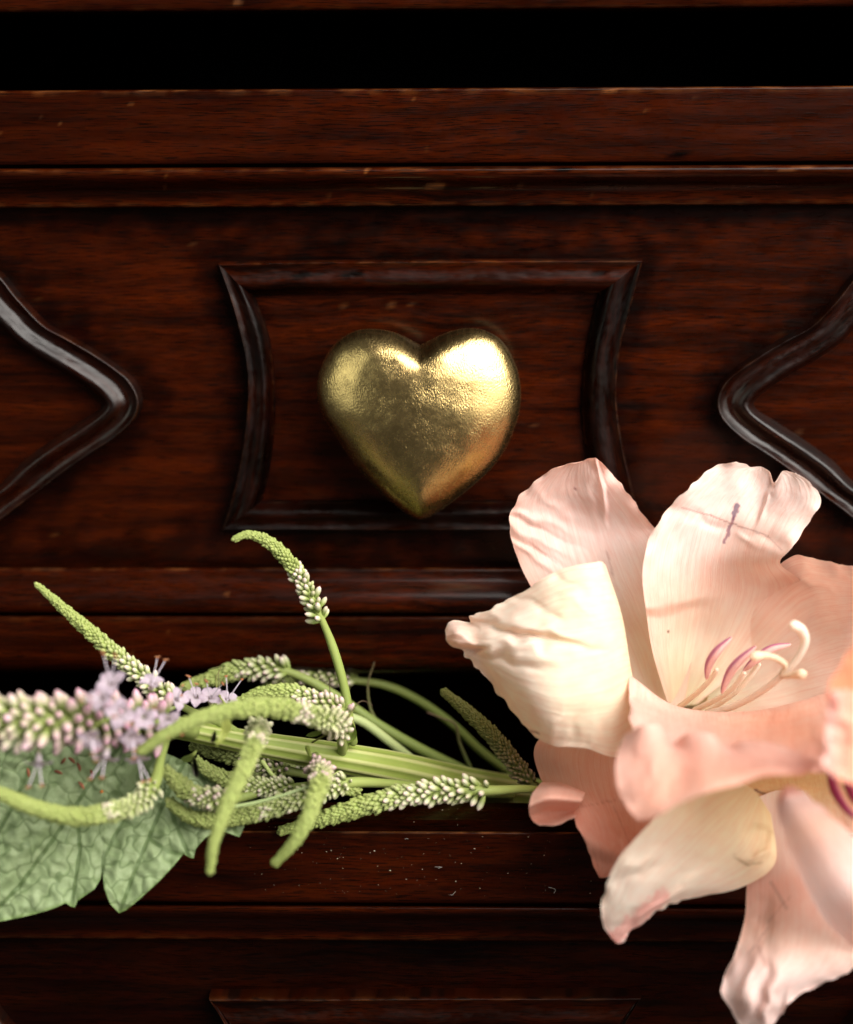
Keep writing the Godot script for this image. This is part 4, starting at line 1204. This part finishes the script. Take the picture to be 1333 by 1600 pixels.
	spike(b, V.call([385, 1092, 8, 440, 1068, 6, 500, 1054, 4, 545, 1062, 3, 600, 1070, 2, 650, 1092, 1, 705, 1130, 0, 760, 1180, -2, 840, 1235, -4]), 0.34, {"r": 1.0, "bud": 3.4, "bud_tip": 1.1, "pieces": 12, "tone": dim, "stalk": 1.0, "pink": 0.7})
	spike(b, V.call([395, 1214, 20, 440, 1200, 18, 490, 1200, 18, 530, 1206, 16, 580, 1214, 14, 650, 1230, 8]), 0.55, {"r": 1.2, "bud": 3.2, "bud_tip": 1.4, "pieces": 10, "tone": Color(0.55, 0.55, 0.55), "pink": 0.9})  # buds darkened in colour, as shade below the main stem
	acc = fresh()
	add_tube(acc, even(pxpath(V.call([540, 1118, 18, 570, 1130, 17, 610, 1160, 16, 648, 1190, 12, 700, 1230, 6])), 30), func(_s, _a): return 0.0010, func(_s, _a): return Color(0.36, 0.42, 0.18), 12)
	commit(acc, "stem", M.green, b)
	tendril(b, V.call([600, 1142, 8, 580, 1110, 8, 575, 1070, 8, 585, 1035, 8]), 0.4, Color(0.16, 0.18, 0.06), Color(0.1, 0.07, 0.04))
	tendril(b, V.call([735, 1200, 6, 718, 1160, 6, 712, 1132, 6, 690, 1122, 6, 668, 1113, 6]), 0.45, Color(0.12, 0.16, 0.05), Color(0.16, 0.09, 0.06))

	var c := thing("veronica_stalk", "pair of bud spikes on a thin stem beside the gladiolus, one green, one brownish", "flower", place(790, 1250, 36))
	var s7 := spike(c, V.call([436, 1300, 44, 500, 1280, 45, 560, 1262, 45, 620, 1246, 45, 680, 1238, 45, 730, 1236, 44, 775, 1235, 42, 820, 1233, 38, 880, 1238, 30]), 0.68, {"r": 1.25, "bud": 3.6, "bud_tip": 1.1, "pieces": 40, "pink": 0.45, "loose": 1.0, "stalk": 0.85, "curve": 1.0})
	s7.set_meta("label", "long green spike with plump white-tipped buds")
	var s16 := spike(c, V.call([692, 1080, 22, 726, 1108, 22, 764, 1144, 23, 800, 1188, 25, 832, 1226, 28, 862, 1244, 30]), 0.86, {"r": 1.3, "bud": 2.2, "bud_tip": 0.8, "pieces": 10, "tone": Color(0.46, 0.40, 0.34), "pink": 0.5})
	s16.set_meta("label", "brownish spike standing in the dark gap")

	var d := thing("veronica_stalk", "tangle of green bud spikes lying on the leaf under the thick ribbed stalk", "flower", place(380, 1270, 46))
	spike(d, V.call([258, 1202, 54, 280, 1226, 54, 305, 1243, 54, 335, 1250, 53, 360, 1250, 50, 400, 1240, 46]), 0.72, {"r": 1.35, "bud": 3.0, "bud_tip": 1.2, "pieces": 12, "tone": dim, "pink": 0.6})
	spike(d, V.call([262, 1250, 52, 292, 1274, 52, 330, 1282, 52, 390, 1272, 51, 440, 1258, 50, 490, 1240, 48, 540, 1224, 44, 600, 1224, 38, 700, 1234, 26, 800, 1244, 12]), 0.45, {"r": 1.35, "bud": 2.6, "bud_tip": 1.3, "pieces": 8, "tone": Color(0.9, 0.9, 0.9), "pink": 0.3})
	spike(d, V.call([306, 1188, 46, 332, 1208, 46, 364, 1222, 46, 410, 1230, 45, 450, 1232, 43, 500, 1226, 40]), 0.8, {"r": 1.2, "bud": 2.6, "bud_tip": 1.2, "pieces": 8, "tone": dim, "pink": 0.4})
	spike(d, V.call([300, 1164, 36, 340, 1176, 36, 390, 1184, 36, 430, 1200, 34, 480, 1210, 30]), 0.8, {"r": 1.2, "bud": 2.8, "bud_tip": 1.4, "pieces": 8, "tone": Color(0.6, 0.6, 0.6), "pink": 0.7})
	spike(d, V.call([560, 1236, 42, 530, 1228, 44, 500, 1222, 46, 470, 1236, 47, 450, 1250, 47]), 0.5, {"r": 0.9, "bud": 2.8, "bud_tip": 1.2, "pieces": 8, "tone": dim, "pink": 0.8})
	tendril(d, V.call([355, 1262, 54, 400, 1254, 54, 450, 1240, 54, 500, 1222, 52]), 0.45, Color(0.34, 0.42, 0.18), Color(0.34, 0.42, 0.2))
	acc = fresh()
	add_bud(acc, place(303, 1182, 56), Basis(Vector3(0.0012, 0, 0), Vector3(0.0006, -0.0040, 0.001), Vector3(0, 0, 0.0012)), Color(0.34, 0.38, 0.14), Color(0.60, 0.36, 0.50), Color(0.56, 0.30, 0.46))
	commit(acc, "hanging_bud", M.green, d)
	acc = fresh()
	add_bud(acc, place(336, 1142, 58), Basis(Vector3(0.0011, 0, 0), Vector3(-0.0004, -0.0022, 0.001), Vector3(0, 0, 0.0011)), Color(0.52, 0.28, 0.44), Color(0.52, 0.26, 0.44), Color(0.44, 0.18, 0.36))
	commit(acc, "loose_bud", M.green, d)

# ---------------------------------------------------------------- leaf, litter

const LEAF_LOW := [-215, 1322, -205, 1345, -190, 1362, -186, 1352, -160, 1398, -140, 1420, -134, 1412, -110, 1446, -60, 1450, 0, 1440, 30, 1434, 60, 1427, 85, 1419, 103, 1411, 110, 1416, 117, 1418, 121, 1408, 132, 1400, 148, 1389, 157, 1374, 160, 1362, 163, 1388, 172, 1412, 186, 1427, 197, 1422, 210, 1412, 228, 1396, 250, 1376, 272, 1352, 287, 1334, 296, 1340, 303, 1341, 306, 1326, 320, 1310, 340, 1297, 358, 1302, 374, 1308, 380, 1296, 386, 1280, 388, 1272]
const LEAF_TOP := [-215, 1318, -200, 1270, -170, 1215, -110, 1158, -50, 1132, 0, 1128, 60, 1134, 120, 1145, 220, 1160, 290, 1190, 340, 1225, 370, 1252, 388, 1270]

func along_x(list: Array, x: float) -> float:
	for i in range(0, list.size() - 2, 2):
		if x <= list[i + 2]:
			return lerpf(list[i + 1], list[i + 3], clampf((x - list[i]) / maxf(list[i + 2] - list[i], 0.001), 0.0, 1.0))
	return list[list.size() - 1]

func leaf_z(x: float, y: float) -> float:
	return 47.0 + 9.0 * smoothstep(1150.0, 1440.0, y) + 2.2 * sin(x * 0.012 + y * 0.006) - 6.0 * smoothstep(300.0, 400.0, x) * smoothstep(1320.0, 1230.0, y) + 1.2 * sin(y * 0.03 + x * 0.02)

func build_leaf() -> void:
	var g := thing("leaf", "broad grey-green toothed leaf, netted underside up, below the lilac florets", "leaf", place(150, 1300, 48))
	var veins := [
		[Vector2(300, 1170), Vector2(262, 1240), Vector2(232, 1310), Vector2(205, 1375), Vector2(187, 1426)],
		[Vector2(240, 1180), Vector2(205, 1260), Vector2(178, 1310), Vector2(162, 1340), Vector2(160, 1364)],
		[Vector2(200, 1150), Vector2(140, 1225), Vector2(84, 1310), Vector2(30, 1385), Vector2(-30, 1446)],
		[Vector2(90, 1130), Vector2(55, 1178), Vector2(20, 1260), Vector2(-30, 1350), Vector2(-100, 1420)],
		[Vector2(255, 1235), Vector2(272, 1280), Vector2(295, 1338)],
		[Vector2(300, 1190), Vector2(330, 1240), Vector2(372, 1304)],
		[Vector2(120, 1255), Vector2(125, 1330), Vector2(112, 1414)],
		[Vector2(232, 1310), Vector2(262, 1330), Vector2(284, 1336)]]
	var nu := 390
	var nv := 210
	var p := PackedVector3Array()
	var c := PackedColorArray()
	var t := PackedVector2Array()
	for j in nv:
		var v := float(j) / (nv - 1)
		for i in nu:
			var x := lerpf(-215.0, 388.0, float(i) / (nu - 1))
			var y := lerpf(along_x(LEAF_TOP, x), along_x(LEAF_LOW, x), v)
			var q := Vector2(x, y)
			var d := 1e9
			for l in veins:
				d = minf(d, line_dist(q, l))
			var wx := x + sm.get_noise_2d(x * 1.6, y * 1.6) * 9.0
			var wy := y + sm.get_noise_2d(x * 1.6 + 200.0, y * 1.6) * 9.0
			var e1 := cell.get_noise_2d(wx, wy) + 1.0
			var e2 := cell.get_noise_2d(wx * 2.3 + 500.0, wy * 2.3) + 1.0
			var line1 := 1.0 - smoothstep(0.02, 0.15, e1)
			var line2 := 1.0 - smoothstep(0.03, 0.2, e2)
			var main := 1.0 - smoothstep(1.8, 4.6, d + nz.get_noise_2d(x, y) * 1.2)
			var groove := maxf(maxf(line1 * 0.72, line2 * 0.16), main)
			var z := leaf_z(x, y) + 0.10 * smoothstep(0.0, 0.5, e1) - 0.16 * groove + 0.9 * smoothstep(0.0, 26.0, d) + 0.03 * smoothstep(0.0, 0.5, e2) + 0.35 * sm.get_noise_2d(x * 2.2, y * 2.2)
			p.append(place(x, y, z))
			var k := 0.5 + 0.5 * nz.get_noise_2d(x * 0.5, y * 0.5 + 90.0)
			var col := mixc(Color(0.185, 0.25, 0.115), Color(0.265, 0.325, 0.175), k)
			col = mixc(col, Color(0.07, 0.11, 0.035), groove * 0.8)
			col = mixc(col, Color(0.13, 0.2, 0.05), smoothstep(0.975, 1.0, v) * 0.6)
			c.append(col)
			t.append(Vector2(x / 500.0, y / 500.0))
	var acc := fresh()
	add_grid(acc, p, nu, nv, c, t)
	commit(acc, "blade", M.leaf, g)

	# fallen anthers on the leaf
	var spots := [[99, 1189, 0.9, "dark red-brown fallen anther on the leaf, just under the pink buds"], [112, 1188, -0.7, "very dark fallen anther on the leaf, close under the lilac florets"], [123, 1198, -1.2, "long upright brown fallen anther near the top of the leaf"], [91, 1207, -0.3, "slanting brown fallen anther beneath two darker ones on the leaf"],
		[143, 1209, -1.35, "plump dark brown fallen anther, rightmost near the top of the leaf"], [44, 1207, -1.4, "pale reddish fallen anther nearest the left edge of the leaf in view"], [127, 1227, -0.9, "light brick-red fallen anther in the middle of the leaf"], [159, 1237, 0.6, "tiny round orange fallen anther on the leaf, brightest of them"]]
	for i in spots.size():
		var s: Array = spots[i]
		acc = fresh()
		var at := place(s[0], s[1], leaf_z(s[0], s[1]) + 1.9)
		var dir := Vector3(cos(s[2]), sin(s[2]), 0.2)
		var l := 0.0009 if i < 7 else 0.00035
		var col := Color(0.17, 0.045, 0.02) if i < 5 else (Color(0.30, 0.10, 0.05) if i < 7 else Color(0.5, 0.14, 0.02))
		add_tube(acc, even([at - dir * l, at + Vector3(0.0001, 0.0001, 0.0001), at + dir * l], 12), func(q, _a): return 0.00032 * sqrt(maxf(0.03, sin(PI * clampf(q, 0.02, 0.98)))), func(q, _a): return col * (0.8 + 0.4 * q), 8)
		var m := commit(acc, numbered("fallen_anther"), M.dry, self)
		tag(m, s[3], "anther", "fallen anthers on the leaf")

	# dust and lint on the lower drawer
	acc = fresh()
	for i in 190:
		var px := rng.randf_range(380, 1180)
		if rng.randf() < 0.35:
			px = rng.randfn(560.0, 130.0)
		var roll := rng.randf()
		var at: Vector3
		if roll < 0.3:
			at = Vector3(place(px, 1290, 40).x, row_y(1299, 43.0) + 0.00004, rng.randf_range(0.0285, 0.0415))
		else:
			at = place(px, rng.randf_range(1305, 1405), 43.12)
		var r := 0.00005 + 0.00016 * pow(rng.randf(), 5.0)
		add_bud(acc, at, Basis(Vector3(r * 1.4, 0, 0), Vector3(rng.randf_range(-r, r), r, 0.3 * r), Vector3(0, 0, r)), Color(0.55, 0.45, 0.33), Color(0.6, 0.52, 0.42), Color(0.6, 0.52, 0.42))
	for i in 4:
		var px2 := rng.randf_range(480, 900)
		var py2 := rng.randf_range(1310, 1400)
		var q0 := Vector3(px2, py2, 43.2)
		var d1 := Vector3(rng.randf_range(-12, 12), rng.randf_range(-6, 8), 0.25)
		var d2 := d1 + Vector3(rng.randf_range(-12, 12), rng.randf_range(-8, 8), 0)
		add_tube(acc, even(pxpath([q0, q0 + d1, q0 + d2]), 10), func(_s, _a): return 0.000026, func(_s, _a): return Color(0.5, 0.46, 0.42), 5)
	var dust := commit(acc, "dust", M.dry, self)
	tag(dust, "pale dust specks and lint on the lower drawer front", "dust", "", "stuff")

# ---------------------------------------------------------------- scene

func _ready() -> void:
	rng.seed = 7
	nz.seed = 3
	nz.frequency = 0.05
	nz.fractal_octaves = 3
	sm.seed = 4
	sm.frequency = 0.02
	sm.fractal_octaves = 1
	cell.seed = 5
	cell.noise_type = FastNoiseLite.TYPE_CELLULAR
	cell.cellular_return_type = FastNoiseLite.RETURN_DISTANCE2_SUB
	cell.fractal_type = FastNoiseLite.FRACTAL_NONE
	cell.frequency = 0.029
	cell.cellular_jitter = 1.0

	var cam := Camera3D.new()
	cam.name = "camera"
	cam.fov = rad_to_deg(2.0 * atan(HALF_TAN))
	cam.near = 0.02
	cam.far = 20.0
	var dir := Vector3(sin(deg_to_rad(YAW)) * cos(deg_to_rad(PITCH)), sin(deg_to_rad(PITCH)), cos(deg_to_rad(YAW)) * cos(deg_to_rad(PITCH)))
	eye = dir * DIST
	look = Basis.looking_at(-dir, Vector3.UP) * Basis(Vector3(0, 0, 1), deg_to_rad(-0.3))
	cam.transform = Transform3D(look, eye)
	add_child(cam)
	cam.current = true
	var at := CameraAttributesPhysical.new()
	at.frustum_focal_length = 50.0
	at.frustum_focus_distance = 0.406
	at.exposure_aperture = 4.3
	at.frustum_near = 0.02
	at.frustum_far = 20.0
	cam.attributes = at
	cam.fov = rad_to_deg(2.0 * atan(HALF_TAN))

	var env := Environment.new()
	env.background_mode = Environment.BG_COLOR
	env.background_color = Color(0.115, 0.11, 0.10).linear_to_srgb()
	env.background_energy_multiplier = 0.5
	env.tonemap_mode = Environment.TONE_MAPPER_LINEAR
	env.tonemap_exposure = 1.22
	env.sdfgi_enabled = true
	env.ssao_enabled = true
	env.ssil_enabled = true
	var we := WorldEnvironment.new()
	we.name = "environment"
	we.environment = env
	add_child(we)

	# daylight from a window up and to the right, and a weak fill lamp added on the left
	var key := AreaLight3D.new()
	key.name = "window_daylight"
	key.area_size = Vector2(1.35, 1.4)
	key.light_color = Color(1.0, 0.985, 0.96)
	key.light_energy = 5.2
	key.shadow_enabled = true
	key.area_range = 6.0
	key.look_at_from_position(Vector3(0.70, 0.84, 0.78), Vector3(0, 0, 0.02), Vector3.UP)
	add_child(key)
	var weak := AreaLight3D.new()
	weak.name = "left_fill_light"
	weak.area_size = Vector2(0.5, 0.9)
	weak.light_color = Color(0.97, 1.0, 0.93)
	weak.light_energy = 0.22
	weak.shadow_enabled = true
	weak.area_range = 6.0
	weak.look_at_from_position(Vector3(-0.9, 0.35, 0.7), Vector3(0, 0, 0.02), Vector3.UP)
	add_child(weak)

	# added fill lamp at the right front, for the knob's reflection and the flowers
	var right_fill := AreaLight3D.new()
	right_fill.name = "right_fill_light"
	right_fill.area_size = Vector2(1.5, 1.5)
	right_fill.light_color = Color(1.0, 0.97, 0.92)
	right_fill.light_energy = 1.35
	right_fill.shadow_enabled = true
	right_fill.area_range = 6.0
	right_fill.look_at_from_position(Vector3(1.45, 0.35, 1.15), Vector3(0, 0, 0.02), Vector3.UP)
	add_child(right_fill)

	make_materials()
	build_chest()
	build_gladiolus()
	build_veronica()
	build_leaf()
